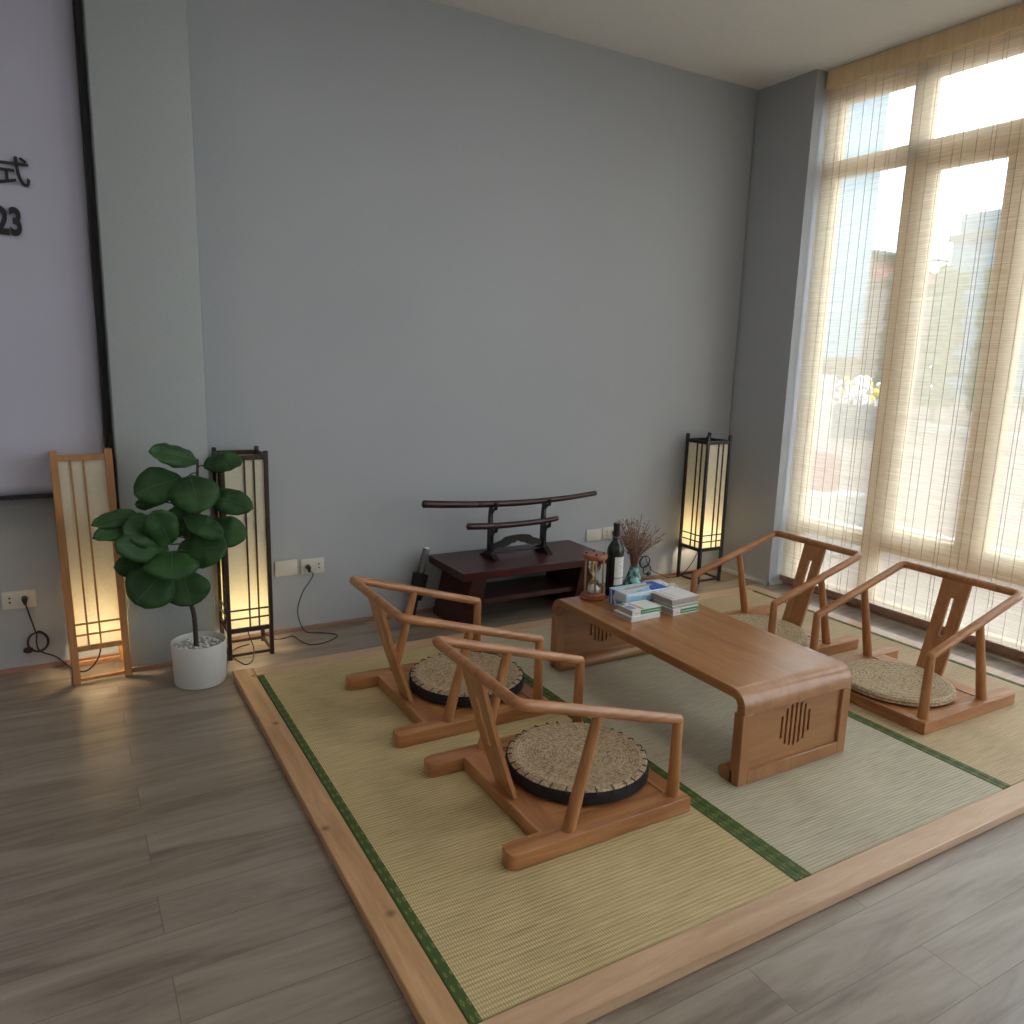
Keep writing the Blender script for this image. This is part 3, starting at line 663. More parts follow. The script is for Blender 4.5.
def pad(name, label, loc, rz, d, cover=True, group='stacked paper pads', band=False, pink=False, ruffle=0.0):
    t = thing(name, label, 'paper pad', loc, rz, group)
    w, l, h = d
    pg = MB(); k = max(2, int(h/0.004)) if ruffle else 1; rr = random.Random(int(loc[0]*1000))
    for i in range(k):
        z0, z1 = 0.0008+(h-0.0016)*i/k, 0.0008+(h-0.0016)*(i+1)/k
        dx, dy = (rr.uniform(-ruffle, ruffle), rr.uniform(-ruffle, ruffle)) if ruffle else (0, 0)
        pg.span((-w/2+0.002+dx, -l/2+0.002+dy, z0), (w/2-0.002+dx, l/2-0.002+dy, z1-0.0002))
    pg.build('pages', 'grey_paper', t, False)
    cv = MB(); cv.span((-w/2, -l/2, h-0.001), (w/2, l/2, h), 0.0003).span((-w/2, -l/2, 0), (w/2, l/2, 0.001), 0.0003)
    if cover: cv.span((-w/2, -l/2-0.0008, 0), (w/2, -l/2+0.0004, h))
    cv.build('cover', 'white_paper', t, False)
    fr = lambda u, v, w_: (u, -l/2-0.0009-w_, v)
    tpf = lambda u, v, w_: (u, v, h+w_)
    if band:
        decal('green_band', [(-w*0.22, h*0.18), (w*0.49, h*0.18), (w*0.49, h*0.92), (-w*0.22, h*0.92)], fr, 'green_print', t)
        for i in range(14):
            x = -w*0.18+i*w*0.045
            decal('band_print', [(x, h*0.45), (x+w*0.028, h*0.45), (x+w*0.028, h*0.62), (x, h*0.62)], lambda u, v, w_: fr(u, v, w_*2), 'label', t)
        decal('grey_mark', [(-w*0.42, h*0.35), (-w*0.27, h*0.35), (-w*0.27, h*0.6), (-w*0.42, h*0.6)], fr, 'pink_print', t)
    return t, w, l, h, tpf
g = 'small paper pads stacked on the table'
pad('paper_pad', 'thin off white paper pad, bottom one of the small stack left of the table middle', (1.590, -1.020, on(0)), 0.03, (0.168, 0.128, 0.020), group=g)
t, w, l, h, tpf = pad('paper_pad', 'white pad with green spine band and orange stripe, on top of the small stack', (1.605, -1.018, on(0.0203)), 0.02, (0.168, 0.108, 0.026), group=g, band=True)
decal('orange_stripe', [(-0.028, -l/2+0.004), (-0.012, -l/2+0.004), (-0.022, l/2-0.01), (-0.034, l/2-0.01)], tpf, 'orange_print', t)
decal('green_corner', [(-w/2+0.003, 0.028), (-w/2+0.03, 0.03), (-w/2+0.03, l/2-0.003), (-w/2+0.003, l/2-0.003)], tpf, 'green_print', t)
for i in range(3): decal('dark_print', [(-0.072+0.011*i, -0.03), (-0.066+0.011*i, -0.03), (-0.070+0.011*i, 0.018), (-0.076+0.011*i, 0.018)], tpf, 'blue_print', t)
pad('paper_pad', 'white pad with green spine band, bottom of the taller stack beside the tissue box', (1.815, -1.030, on(0)), 0.05, (0.160, 0.130, 0.028), group=g, band=True)
pad('paper_pad', 'thin beige edged pad in the middle of the taller stack', (1.819, -1.022, on(0.0283)), 0.04, (0.164, 0.132, 0.014), group=g, cover=False, ruffle=0.001)
t, w, l, h, tpf = pad('paper_pad', 'thick worn pad with pink and blue stripes, topmost of the taller stack', (1.824, -1.010, on(0.0426)), 0.05, (0.172, 0.142, 0.028), group=g, cover=False, ruffle=0.003)
decal('pink_stripe', [(-0.078, -l/2+0.01), (-0.058, -l/2+0.01), (-0.066, l/2-0.006), (-0.082, l/2-0.006)], tpf, 'pink_print', t)
decal('blue_stripe', [(-0.030, -l/2+0.012), (-0.025, -l/2+0.012), (-0.036, l/2-0.012), (-0.040, l/2-0.012)], tpf, 'sky_print', t)
pk = thing('gift_packet', 'white packet tied with loose white string behind the taller pad stack', 'packet', (1.925, -0.800, on(0)), -0.15)
MB().span((-0.052, -0.10, 0), (0.052, 0.10, 0.042), 0.006, 2).build('wrapped_body', 'white_paper', pk)
s_ = MB(); s_.tube(smooth_path([(-0.053, -0.03, 0.03), (-0.02, -0.035, 0.0445), (0.0, -0.04, 0.046), (0.03, -0.03, 0.0445), (0.053, -0.03, 0.03)]), 0.0022, 6)
for dx, dy in ((0.05, -0.03), (0.055, 0.01), (-0.03, -0.045), (0.03, -0.06), (-0.02, 0.02)):
    s_.tube(smooth_path([(0, -0.04, 0.047), (dx*0.5, -0.04+dy*0.4, 0.060), (dx, -0.04+dy, 0.052)]), 0.0026, 6)
s_.build('string_bow', 'label', pk)

# ------------------------------------------------------------------ floor lamps
def make_lamp(name, label, loc, rz, w, H, mat, post, mirror=False, skip_top=0.0, zb=(0.165, 0.205, 0.252, 1.012), collar=True):
    t = thing(name, label, 'lamp', loc, rz, 'paper and wood floor lamps')
    hw = w/2; p = post; i = hw-p/2
    for sx in (-1, 1):
        for sy in (-1, 1):
            MB().span((sx*i-p/2, sy*i-p/2, 0), (sx*i+p/2, sy*i+p/2, H), 0.002).build('post', mat, t)
    zp, z1, z2, zt = zb
    for k, (dx, dy) in enumerate(((0, -1), (1, 0), (0, 1), (-1, 0))):
        R = Matrix.Rotation(k*PI/2, 4, 'Z')
        def sp(m_, a, b, bev=0.001):
            mm = Matrix.Translation
            c = Vector([(q+r)/2 for q, r in zip(a, b)]); d = [abs(r-q) for q, r in zip(a, b)]
            c = R @ c; 
            if k % 2: d = [d[1], d[0], d[2]]
            m_.box(c, d, bev)
        e = hw-p+0.001
        m_ = MB(); sp(m_, (-e, -hw+0.003, zt), (e, -hw+0.003+p*0.6, zt+0.024)); m_.build('top_rail', mat, t)
        m_ = MB(); sp(m_, (-e, -hw+0.003, zp-0.024), (e, -hw+0.003+p*0.6, zp))
        m_.build('bottom_rail', mat, t)
        m_ = MB(); sp(m_, (-e, -hw+0.005, 0.012), (e, -hw+0.005+p*0.5, 0.026)); m_.build('stretcher', mat, t)
        m_ = MB(); q = 0.0038; y0, y1 = -hw+0.006, -hw+0.013
        f1, f2 = (0.26, 0.53) if mirror else (0.50, 0.74)
        for f_ in (f1, f2):
            x = -e+2*e*f_; sp(m_, (x-q, y0, zp-0.001), (x+q, y1, zt+0.001), 0.0)
        for z in (z1, z2): sp(m_, (-e, y0, z-q), (e, y1, z+q), 0.0)
        m_.build('lattice', mat, t, False)
        m_ = MB(); sp(m_, (-e, -hw+0.0135, zp-0.004), (e, -hw+0.0145, zt+0.004), 0.0); m_.build('paper_panel', 'paper', t, False)
    # bulb on a crossbar
    MB().bar((-hw+p, 0, zp-0.012), (hw-p, 0, zp-0.012), 0.012, 0.010).build('bulb_bar', mat, t)
    MB().lathe([(0.012, zp-0.006), (0.016, zp), (0.016, zp+0.03), (0.012, zp+0.034)], n=16).build('socket', 'black_plastic', t)
    MB().lathe([(0.010, zp+0.034), (0.018, zp+0.045), (0.026, zp+0.066), (0.027, zp+0.080), (0.020, zp+0.096), (0.008, zp+0.104)], n=18).build('bulb', 'bulb', t, label='glowing warm bulb')
    return t
a_ = math.radians(2)
def lampat(cx, cy): return (cx, cy, FZ+0.0004)
make_lamp('floor_lamp', 'honey coloured wooden paper floor lamp at the left, under the screen', (-0.5395, 0.338, FZ+0.0025), a_, 0.242, 1.080, 'lamp_wood', 0.030, True, zb=(0.180, 0.232, 0.284, 1.034)).rotation_euler.y = math.radians(-1.0)
make_lamp('floor_lamp', 'dark brown wooden paper floor lamp behind the potted plant', lampat(0.135, 0.332), 0, 0.226, 1.050, 'lamp_dark', 0.020, False, zb=(0.160, 0.207, 0.252, 1.008))
make_lamp('floor_lamp', 'black lattice paper floor lamp in the corner by the window', lampat(3.293, 0.362), 0, 0.222, 1.045, 'lamp_black', 0.020, False, zb=(0.256, 0.300, 0.345, 0.985))

# ------------------------------------------------------------------ sockets and cords
def plate(x, z, w, h, label, holes, group='ivory wall plates'):
    t = thing('wall_socket' if holes else 'blank_wall_plate', label, 'socket' if holes else 'wall plate', (x, 0.5095, z), 0, group)
    MB().span((-w/2, -0.010, -h/2), (w/2, 0.0, h/2), 0.003, 2).build('plate', 'white_plastic', t)
    for hx_ in holes:
        f_ = MB().span((hx_-0.018, -0.0115, -0.026), (hx_+0.018, -0.009, 0.026), 0.001).build('outlet', 'white_plastic', t)
        for dz in (-0.010, 0.010): MB().span((hx_-0.004, -0.0119, dz-0.004), (hx_+0.004, -0.0110, dz+0.004)).build('hole', 'ink', f_, False)
    return t
plate(-0.850, 0.3215, 0.135, 0.086, 'ivory double wall socket at the left edge, below the screen', (-0.038, 0.022))
plate(0.388, 0.334, 0.122, 0.086, 'blank ivory wall plate right of the dark brown lamp', ())
plate(0.534, 0.330, 0.130, 0.086, 'ivory wall socket with a black plug, left of the two armchairs', (-0.028, 0.034))
plate(2.450, 0.335, 0.125, 0.080, 'blank ivory wall plate above the right end of the dark red bench', ())
plate(2.582, 0.338, 0.128, 0.082, 'ivory wall socket partly behind the wine bottle and dried flowers', (-0.028, 0.034))
def cord(name, label, runs, plugs=(), switch=None, r=0.0035):
    m_ = MB()
    t = thing(name, label, 'cord', runs[0][0])
    o = Vector(runs[0][0])
    for pts in runs: m_.tube([p-o for p in smooth_path(pts, 7)], r, 7)
    m_.build('cable', 'black_plastic', t)
    for (x, y, z) in plugs:
        q = Vector((x, y, z))-o
        MB().tube([q+Vector((0, 0.0, 0)), q+Vector((0, -0.022, -0.002)), q+Vector((0.001, -0.028, -0.022))], [0.014, 0.012, 0.006], 10).build('plug', 'black_plastic', t)
    if switch:
        q = Vector(switch)-o; MB().ico(q, 0.022, 2, (1.0, 0.5, 0.75)).build('inline_switch', 'black_plastic', t)
    return t
def coil(cx, cy, cz, R, turns, ph=0.0, sq=1.0):
    out = []
    for k in range(turns*10+1):
        a = ph+2*PI*k/10; rr = R*(1+0.06*math.sin(k*0.73)); out.append((cx+rr*math.cos(a)*sq, cy+0.006*math.sin(k*0.5), cz+rr*math.sin(a)))
    return out
gz = FZ+0.0045
cord('power_cord', 'coiled black cord hanging from the left socket to the honey coloured lamp',
     [[(-0.828, 0.478, 0.315), (-0.815, 0.474, 0.25), (-0.800, 0.474, 0.18), (-0.795, 0.478, 0.155)]+coil(-0.790, 0.478, 0.108, 0.048, 3, PI/2, 0.85)+[(-0.79, 0.468, 0.075), (-0.72, 0.43, 0.040), (-0.664, 0.37, 0.000), (-0.610, 0.335, -0.018), (-0.560, 0.33, 0.02), (-0.535, 0.335, 0.08), (-0.545, 0.342, 0.130)]],
     [(-0.828, 0.497, 0.325)], (-0.832, 0.470, 0.078))
cord('power_cord', 'black cord looping down the wall to the floor and under the dark brown lamp',
     [[(0.506, 0.470, 0.312), (0.528, 0.474, 0.29), (0.50, 0.476, 0.24), (0.466, 0.476, 0.19), (0.437, 0.472, 0.10), (0.448, 0.462, 0.02), (0.480, 0.452, gz), (0.56, 0.400, gz), (0.615, 0.330, gz), (0.535, 0.258, gz), (0.450, 0.252, gz), (0.417, 0.312, gz), (0.395, 0.420, gz), (0.345, 0.410, gz), (0.291, 0.425, gz), (0.215, 0.455, 0.03), (0.155, 0.39, 0.07), (0.135, 0.345, 0.100)],
      [(0.135, 0.330, 0.105), (0.140, 0.285, 0.055), (0.150, 0.245, 0.005), (0.130, 0.175, gz), (0.088, 0.125, gz), (0.062, 0.19, gz), (0.046, 0.300, gz), (0.09, 0.37, gz), (0.16, 0.40, gz)]],
     [(0.506, 0.497, 0.330)], None, 0.0028)
cord('power_cord', 'tangled black cord hanging on the wall left of the black lamp',
     [[(2.610, 0.474, 0.32), (2.66, 0.474, 0.24), (2.76, 0.474, 0.17), (2.855, 0.476, 0.150)]+coil(2.885, 0.476, 0.105, 0.042, 2, PI/2)+coil(2.905, 0.470, 0.050, 0.036, 1, PI/2, 0.8)+[(2.95, 0.47, 0.038), (3.03, 0.47, 0.0), (3.10, 0.468, gz), (3.16, 0.46, gz), (3.21, 0.42, 0.01), (3.25, 0.38, 0.10), (3.285, 0.365, 0.195)]],
     [(2.610, 0.497, 0.338)], (2.913, 0.462, 0.022), 0.003)

# ------------------------------------------------------------------ dark red bench, swords
bn = thing('display_bench', 'dark red lacquered low bench against the wall holding the sword rack', 'bench', (1.722, 0.24, FZ+0.0004))
bt = 0.33-FZ
MB().span((-0.502, -0.232, bt-0.046), (0.502, 0.232, bt), 0.003).build('bench_top', 'bench', bn)
for s in (-1, 1):
    lg = MB(); yb0, yb1 = -0.05, 0.245; yt0, yt1 = -0.15, 0.20
    poly = [(-0.385, bt-0.045), (-0.330, 0.0), (-0.480, 0.0), (-0.415, bt-0.045)]
    v = []
    P = {'b': [(s*0.470, -0.095), (s*0.470, 0.235), (s*0.325, 0.235), (s*0.325, -0.095)], 't': [(s*0.410, -0.180), (s*0.410, 0.205), (s*0.325, 0.205), (s*0.325, -0.180)]}
    lo = [lg.bm.verts.new((x, y, 0)) for x, y in P['b']]; hi = [lg.bm.verts.new((x, y, bt-0.045)) for x, y in P['t']]
    lg.bm.faces.new(lo); lg.bm.faces.new(list(reversed(hi)))
    for j in range(4): lg.bm.faces.new((lo[j], hi[j], hi[(j+1) % 4], lo[(j+1) % 4]))
    lg.build('leg', 'bench', bn)
MB().span((-0.326, -0.10, 0.130), (0.326, 0.19, 0.160), 0.002).build('shelf', 'bench', bn)

sr = thing('sword_rack', 'black two tier sword rack standing on the dark red bench', 'rack', (1.703, 0.255, 0.3305))
for s in (-1, 1):
    x = s*0.183
    up = MB()
    front_ = [(0.03, 0.02), (-0.022, 0.02), (-0.018, 0.135), (-0.030, 0.155), (-0.066, 0.168), (-0.073, 0.192), (-0.064, 0.200), (-0.060, 0.182), (-0.018, 0.174), (-0.008, 0.195), (-0.006, 0.268), (-0.026, 0.292), (-0.058, 0.299), (-0.067, 0.336), (-0.057, 0.344), (-0.054, 0.309), (-0.008, 0.304), (0.010, 0.330), (0.022, 0.25), (0.028, 0.15)]
    up.prism(front_, lambda u, v, w: (x+w, u, v), (-0.009, 0.009), 0.001); up.build('upright', 'stand', sr)
    ft = MB(); ft.prism([(-0.085, 0.0), (-0.085, 0.012), (-0.06, 0.020), (-0.03, 0.044), (0.03, 0.044), (0.07, 0.020), (0.10, 0.012), (0.10, 0.0), (0.06, 0.0), (0.03, 0.008), (-0.03, 0.008), (-0.06, 0.0)], lambda u, v, w: (x+w, u, v), (-0.017, 0.017), 0.001)
    ft.build('foot', 'stand', sr)
ar = MB(); K = 16; topc = []; botc = []
for k in range(K+1):
    u = -0.173+0.346*k/K; q = u/0.173
    step = 0.012 if abs(q) < 0.60 else 0.0
    topc.append((u, 0.082+0.034*(1-q*q)+step)); botc.append((u, 0.045+0.036*(1-q*q)-(0.010 if 0.28 < abs(q) < 0.7 else 0)+0.012*(abs(q) < 0.12)))
for k in range(K):
    ar.prism([topc[k], topc[k+1], botc[k+1], botc[k]], lambda u, v, w: (u, w, v), (-0.006, 0.006))
ar.build('arched_panel', 'stand', sr)
MB().span((-0.172, -0.007, 0.022), (0.172, 0.007, 0.034), 0.002).build('crossbar', 'stand', sr)
def sword(name, label, pts, r0, r1, group):
    t = thing(name, label, 'sword', pts[0], 0, group)
    o = Vector(pts[0]); P = [p-o for p in smooth_path(pts, 6)]; n = len(P)
    cut = int(n*0.29)
    def seg(a, b): return [P[i] for i in range(a, b)], [r0+(r1-r0)*i/n for i in range(a, b)]
    p1, q1 = seg(0, cut); p2, q2 = seg(cut-1, n)
    MB().tube(p1, q1, 12, True, 1.15).build('hilt', 'sword_red', t); MB().tube(p2, [q*1.03 for q in q2], 12, True, 1.15).build('scabbard', 'sword_red', t)
    return t
sy = 0.222
sword('katana', 'long dark red sword lying on the upper tier of the rack', [(1.078, sy, 0.692), (1.30, sy, 0.674), (1.507, sy, 0.6635), (1.70, sy, 0.658), (1.873, sy, 0.660), (2.06, sy, 0.668), (2.238, sy, 0.682)], 0.0185, 0.0125, 'swords on the rack')
sy = 0.213
sword('short_sword', 'short dark red sword lying on the lower tier of the rack', [(1.350, sy, 0.545), (1.507, sy, 0.5345), (1.68, sy, 0.5325), (1.873, sy, 0.5375), (1.955, sy, 0.5465)], 0.0175, 0.0125, 'swords on the rack')

ls = thing('leaning_sword', 'sword with wrapped hilt and black sleeve leaning on the wall left of the bench', 'sword', (1.090, 0.40, FZ+0.001))
def lp(x, y, z): return Vector((x-1.090, y-0.40, z-FZ-0.001))
bot, mid, top_ = lp(1.075, 0.385, FZ+0.012), lp(1.150, 0.425, 0.235), lp(1.195, 0.447, 0.376)
MB().tube([bot, bot.lerp(mid, 0.45)], [0.016, 0.020], 12, True).build('scabbard', 'black_plastic', ls)
MB().tube([bot.lerp(mid, 0.43), bot.lerp(mid, 0.5), bot.lerp(mid, 0.93), mid], [0.034, 0.040, 0.046, 0.048], 14, False).build('sleeve', 'black_cloth', ls)
MB().tube([mid, top_], [0.0155, 0.0175], 12).build('hilt', 'sand', ls)
wr_ = MB(); d = (top_-mid)
for k in range(11):
    q = mid+d*(k+0.5)/11; a = d.normalized(); u = a.orthogonal().normalized(); v = a.cross(u)
    for ph in (0, PI):
        pts = [q+(u*math.cos(2*PI*j/12)+v*math.sin(2*PI*j/12))*0.0180+a*0.006*math.sin(2*PI*j/12*2+ph) for j in range(12)]
        wr_.tube(pts, 0.0026, 5, False, 1.0, True)
wr_.build('hilt_wrapping', 'thread', ls, kind='stuff')
MB().tube([mid-d.normalized()*0.001, mid+d.normalized()*0.006], 0.030, 18, False).build('guard', 'stand', ls)

# ------------------------------------------------------------------ hanging screen with print
sc_ = thing('projection_screen', 'large lavender white hanging screen with black print at the top left', 'screen', (-1.35, 0.40, 0.813))
SL, SR, SH = -1.2, 0.909, 2.35
cl = MB(); nx, nz = 60, 50; g_ = []
for i in range(nx+1):
    col_ = []
    for j in range(nz+1):
        x = SL+(SR-0.010-SL)*i/nx; z = 0.018+(SH-0.018)*j/nz
        cr = 0.004*math.sin(x*5+z*2.0)+0.0025*math.sin((x-z)*9)+0.006*math.exp(-((x-z*0.6+0.45)/0.05)**2)
        col_.append(cl.bm.verts.new((x, -cr*0.8, z)))
    g_.append(col_)
for i in range(nx):
    for j in range(nz): cl.bm.faces.new((g_[i][j], g_[i+1][j], g_[i+1][j+1], g_[i][j+1]))
so_ = cl.build('screen_cloth', 'screen', sc_)
sd = so_.modifiers.new('thickness', 'SOLIDIFY'); sd.thickness = 0.002
MB().span((SL, -0.012, 0.0), (SR, 0.012, 0.019), 0.002).build('bottom_bar', 'black_plastic', sc_)
MB().span((SR-0.011, -0.006, 0.018), (SR, 0.006, SH), 0.001).build('side_border', 'black_plastic', sc_)
def text_mesh(s, size, bold, name, par, loc, sx=1.0):
    cu = bpy.data.curves.new(name, 'FONT'); cu.body = s; cu.size = size; cu.offset = bold; cu.extrude = 0.0012; cu.align_x = 'RIGHT'
    ob = bpy.data.objects.new(name+'_tmp', cu); COL.objects.link(ob)
    bpy.context.view_layer.update()
    me = bpy.data.meshes.new_from_object(ob.evaluated_get(bpy.context.evaluated_depsgraph_get()))
    bpy.data.objects.remove(ob); me.materials.clear(); me.materials.append(M['ink'])
    o = bpy.data.objects.new(name, me); COL.objects.link(o); o.parent = par
    o.rotation_euler = (PI/2, 0, 0); o.location = loc; o.scale = (sx, 1, 1)
    return o
text_mesh('\u5f0f', 0.124, 0.0016, 'printed_character', sc_, (0.694, -0.012, 1.342))
text_mesh('23', 0.150, 0.0060, 'printed_number', sc_, (0.650, -0.012, 1.136), 0.66)

# ------------------------------------------------------------------ potted plant
pt = thing('potted_plant', 'dark green broad leaved plant in a white pot between the two left lamps', 'plant', (-0.137, 0.030, FZ+0.0004))
PO = Vector((-0.137, 0.030, FZ+0.0004))
MB().lathe([(0.100, 0.0), (0.112, 0.002), (0.115, 0.008), (0.121, 0.197), (0.1205, 0.200), (0.117, 0.200), (0.1145, 0.19), (0.112, 0.150), (0.0, 0.150)], n=48).build('pot', 'white_pot', pt)
pb = MB(); rs = random.Random(5)
for k in range(340):
    a = rs.uniform(0, 2*PI); rr = 0.103*math.sqrt(rs.random())
    pb.ico((rr*math.cos(a), rr*math.sin(a), 0.160+rs.uniform(0, 0.022)), rs.uniform(0.006, 0.011), 1, (1, rs.uniform(0.7, 1.1), 0.75))
pb.build('gravel', 'pebble', pt, False, kind='stuff')
stem = [(-0.153, 0.0, 0.12), (-0.155, 0.0, 0.285), (-0.168, 0.0, 0.373), (-0.173, 0.01, 0.489), (-0.155, 0.02, 0.625), (-0.135, 0.02, 0.76), (-0.112, 0.02, 0.90), (-0.105, 0.02, 1.01)]
P = [p-PO for p in smooth_path(stem, 5)]
MB().tube(P, [0.0115-0.006*i/len(P) for i in range(len(P))], 10).build('stem', 'bark', pt)
LW = 1.24
LV = [((-0.103,0.020,1.003),(-0.310,-0.060,1.064),0.098,.9),((-0.083,0.020,0.983),(0.073,-0.080,1.008),0.091,.8),((-0.168,0.030,0.930),(-0.371,0.000,0.872),0.152,.6),
((-0.143,0.000,0.948),(-0.127,-0.120,0.797),0.181,.7),((-0.085,0.000,0.855),(0.105,-0.100,0.795),0.107,.5),((-0.258,0.060,0.825),(-0.363,0.100,0.811),0.057,.5),
((-0.334,0.020,0.769),(-0.544,-0.060,0.762),0.075,.9),((-0.316,0.020,0.731),(-0.544,-0.100,0.716),0.083,.8),((-0.240,-0.050,0.651),(-0.311,-0.120,0.820),0.128,.3),
((-0.243,0.000,0.606),(-0.467,-0.140,0.693),0.128,.5),((-0.237,0.020,0.673),(-0.433,-0.100,0.752),0.145,.6),((-0.214,0.020,0.594),(-0.013,-0.100,0.633),0.152,.4),
((-0.107,0.040,0.686),(0.091,-0.020,0.660),0.134,.5),((-0.182,-0.010,0.758),(-0.029,-0.100,0.680),0.095,.7),((-0.242,-0.080,0.625),(-0.263,-0.200,0.532),0.195,.6),
((-0.261,0.040,0.556),(-0.469,0.020,0.553),0.108,.4),((-0.254,0.000,0.529),(-0.404,-0.100,0.415),0.186,.3),((-0.189,0.030,0.504),(-0.170,-0.040,0.355),0.172,.3),
((-0.146,0.080,0.667),(-0.224,0.060,0.789),0.164,.3),((-0.115,0.070,0.735),(-0.178,0.080,0.825),0.188,.3),((-0.177,0.060,0.654),(-0.063,0.050,0.713),0.147,.3)]
CAMV = Vector((-0.62, -3.67, 1.5))
def leaf(a, b, w, upness, idx):
    a = Vector(a)-PO; b = Vector(b)-PO; rr = random.Random(idx*17+3)
    d = b-a; L = d.length; x = d.normalized()
    nrm = ((CAMV-PO-a).normalized()*0.75+Vector((0, 0, 1))*upness); nrm = (nrm-x*nrm.dot(x)).normalized(); s_ = x.cross(nrm)
    nu, nv = 16, 8; m_ = MB(); G = []
    arch = rr.uniform(0.05, 0.14)*L; ph = rr.uniform(0, 6)
    for i in range(nu+1):
        t = i/nu
        wd = w/2*(math.sin(PI*min(t**0.85, 1.0))**0.60)*(0.66+0.54*t) if 0 < t < 1 else 0.0
        row = []
        for j in range(-nv//2, nv//2+1):
            q = j/(nv/2)
            p = a+x*(L*(t+0.0*abs(q)))+s_*wd*q+nrm*(arch*math.sin(PI*t)+abs(q)*wd*0.20-abs(q)**3*wd*0.30+0.008*math.sin(ph+t*9+q*3)*abs(q)+0.004*math.sin(t*26+ph)*abs(q))
            row.append(m_.bm.verts.new(p))
        G.append(row)
    for i in range(nu):
        for j in range(nv):
            if i == 0: m_.bm.faces.new((G[0][nv//2], G[1][j], G[1][j+1])) if True else None
            elif i == nu-1: m_.bm.faces.new((G[i][j], G[nu][nv//2], G[i][j+1]))
            else: m_.bm.faces.new((G[i][j], G[i+1][j], G[i+1][j+1], G[i][j+1]))
    for v in [v for v in m_.bm.verts if not v.link_faces]: m_.bm.verts.remove(v)
    o = m_.build('leaf', 'leaf', pt)
    md = o.modifiers.new('thickness', 'SOLIDIFY'); md.thickness = 0.0012
    ribp = [a+x*L*t+nrm*(arch*math.sin(PI*t)+0.0012) for t in [k/10*0.95 for k in range(11)]]
    MB().tube(ribp, [0.0016*(1-0.07*k) for k in range(11)], 5).build('midrib', 'vein', o)
    near = min(P, key=lambda q: (q-a).length)
    if (near-a).length > 0.012: MB().tube(smooth_path([near, near.lerp(a, 0.5)+Vector((0, 0, 0.004)), a], 3), 0.0032, 6).build('leaf_stalk', 'bark', o)
for i_, (a_, b_, w_, u_) in enumerate(LV): leaf(a_, b_, w_*LW, u_*0.45, i_)

# ------------------------------------------------------------------ added ceiling panels, unseen above and behind the camera, as fill light
M['panel'] = emit('fill panel diffuser', (1.0, 0.97, 0.93), 4.0)
for k, (x, y) in enumerate(((-1.9, -1.6), (1.5, -1.6), (-1.9, -4.4), (1.5, -4.4), (-1.9, -6.9), (1.5, -6.9))):
    t = thing('added_fill_panel', 'added square ceiling panel out of view, giving fill light', 'light', (x, y, CZ-0.012), 0, 'added ceiling fill panels')
    MB().span((-0.30, -0.30, 0), (0.30, 0.30, 0.011)).build('diffuser', 'panel', t, False)
    m_ = MB()
    for a in ((-0.32, -0.32, -0.30, 0.32), (0.30, -0.32, 0.32, 0.32), (-0.30, -0.32, 0.30, -0.30), (-0.30, 0.30, 0.30, 0.32)): m_.span((a[0], a[1], -0.004), (a[2], a[3], 0.0115))
    m_.build('frame', 'white_wall', t, False)

# ------------------------------------------------------------------ outside the window
M['paving'] = plain('pinkish brown paving', (0.17, 0.13, 0.115), 0.9, noise=0.12, scale=1.5)
M['kerb'] = plain('pale kerb stone', (0.36, 0.36, 0.35), 0.8)
M['bld_pale'] = plain('pale blue rendered wall', (0.21, 0.33, 0.41), 0.9, noise=0.03)
M['bld_pink'] = plain('pale pink render', (0.22, 0.17, 0.16), 0.9, noise=0.05)
M['roof_red'] = plain('faded red roof', (0.28, 0.07, 0.07), 0.8)
M['roof_teal'] = plain('teal metal roof', (0.07, 0.14, 0.15), 0.7)
M['bld_blue'] = plain('grey blue tower wall', (0.11, 0.19, 0.25), 0.9)
M['dark_wall'] = plain('grey parapet', (0.08, 0.10, 0.12), 0.9)
M['hedge'] = plain('hedge leaves', (0.055, 0.105, 0.055), 0.9, noise=0.5, scale=6)
M['wood_out'] = plain('brown fence', (0.10, 0.065, 0.05), 0.9)
M['yellow'] = plain('yellow petals', (0.75, 0.60, 0.06), 0.8)
M['whiteflower'] = plain('white petals', (0.66, 0.64, 0.68), 0.8)
M['red'] = plain('faded red plastic', (0.26, 0.09, 0.085), 0.6)
GZ = -0.25
o = MB().span((3.98, -12, GZ-0.2), (75, 60, GZ)).build('ground_outside', 'paving', None, False); o['kind'] = 'structure'
tag(MB().span((19.8, -2, GZ), (20.1, 13.8, 0.02), 0.02).build('kerb', 'kerb'), 'pale stone kerb across the paving seen through the blind', 'kerb')
b_ = thing('apartment_block', 'tall pale blue building side seen through the left window pane', 'building', (21.9, 16.4, GZ))
MB().span((-4.5, -2.2, 0), (1.55, 6.5, 15.0)).build('wall', 'bld_pale', b_, False)
MB().span((-4.7, -2.4, 15.0), (1.75, 6.7, 15.4)).build('roof_edge', 'kerb', b_, False)
b_ = thing('house', 'pink house with faded red roof beyond the pale building', 'building', (33, 21.0, GZ))
MB().span((-2.2, -1.9, 0), (2.2, 3.2, 5.6)).build('wall', 'bld_pink', b_, False)
rf = MB(); rf.prism([(-2.5, 5.5), (3.6, 5.5), (3.6, 6.4), (0.5, 7.2)], lambda u, v, w: (w, u, v), (-2.5, 2.5)); rf.build('roof', 'roof_red', b_)
MB().box((0, 0.3, 7.05), (5.2, 4.6, 0.12), 0, Euler((0.18, 0, 0))).build('canopy', 'roof_teal', b_)
b_ = thing('tower_block', 'distant grey blue tower with a dark parapet band', 'building', (53, 25, GZ))
MB().span((-3, -6, 0), (3, 3.0, 9.8)).build('lower_wall', 'bld_blue', b_, False)
MB().span((-3.2, -6.2, 9.8), (3.2, 3.2, 10.2)).build('parapet', 'dark_wall', b_, False)
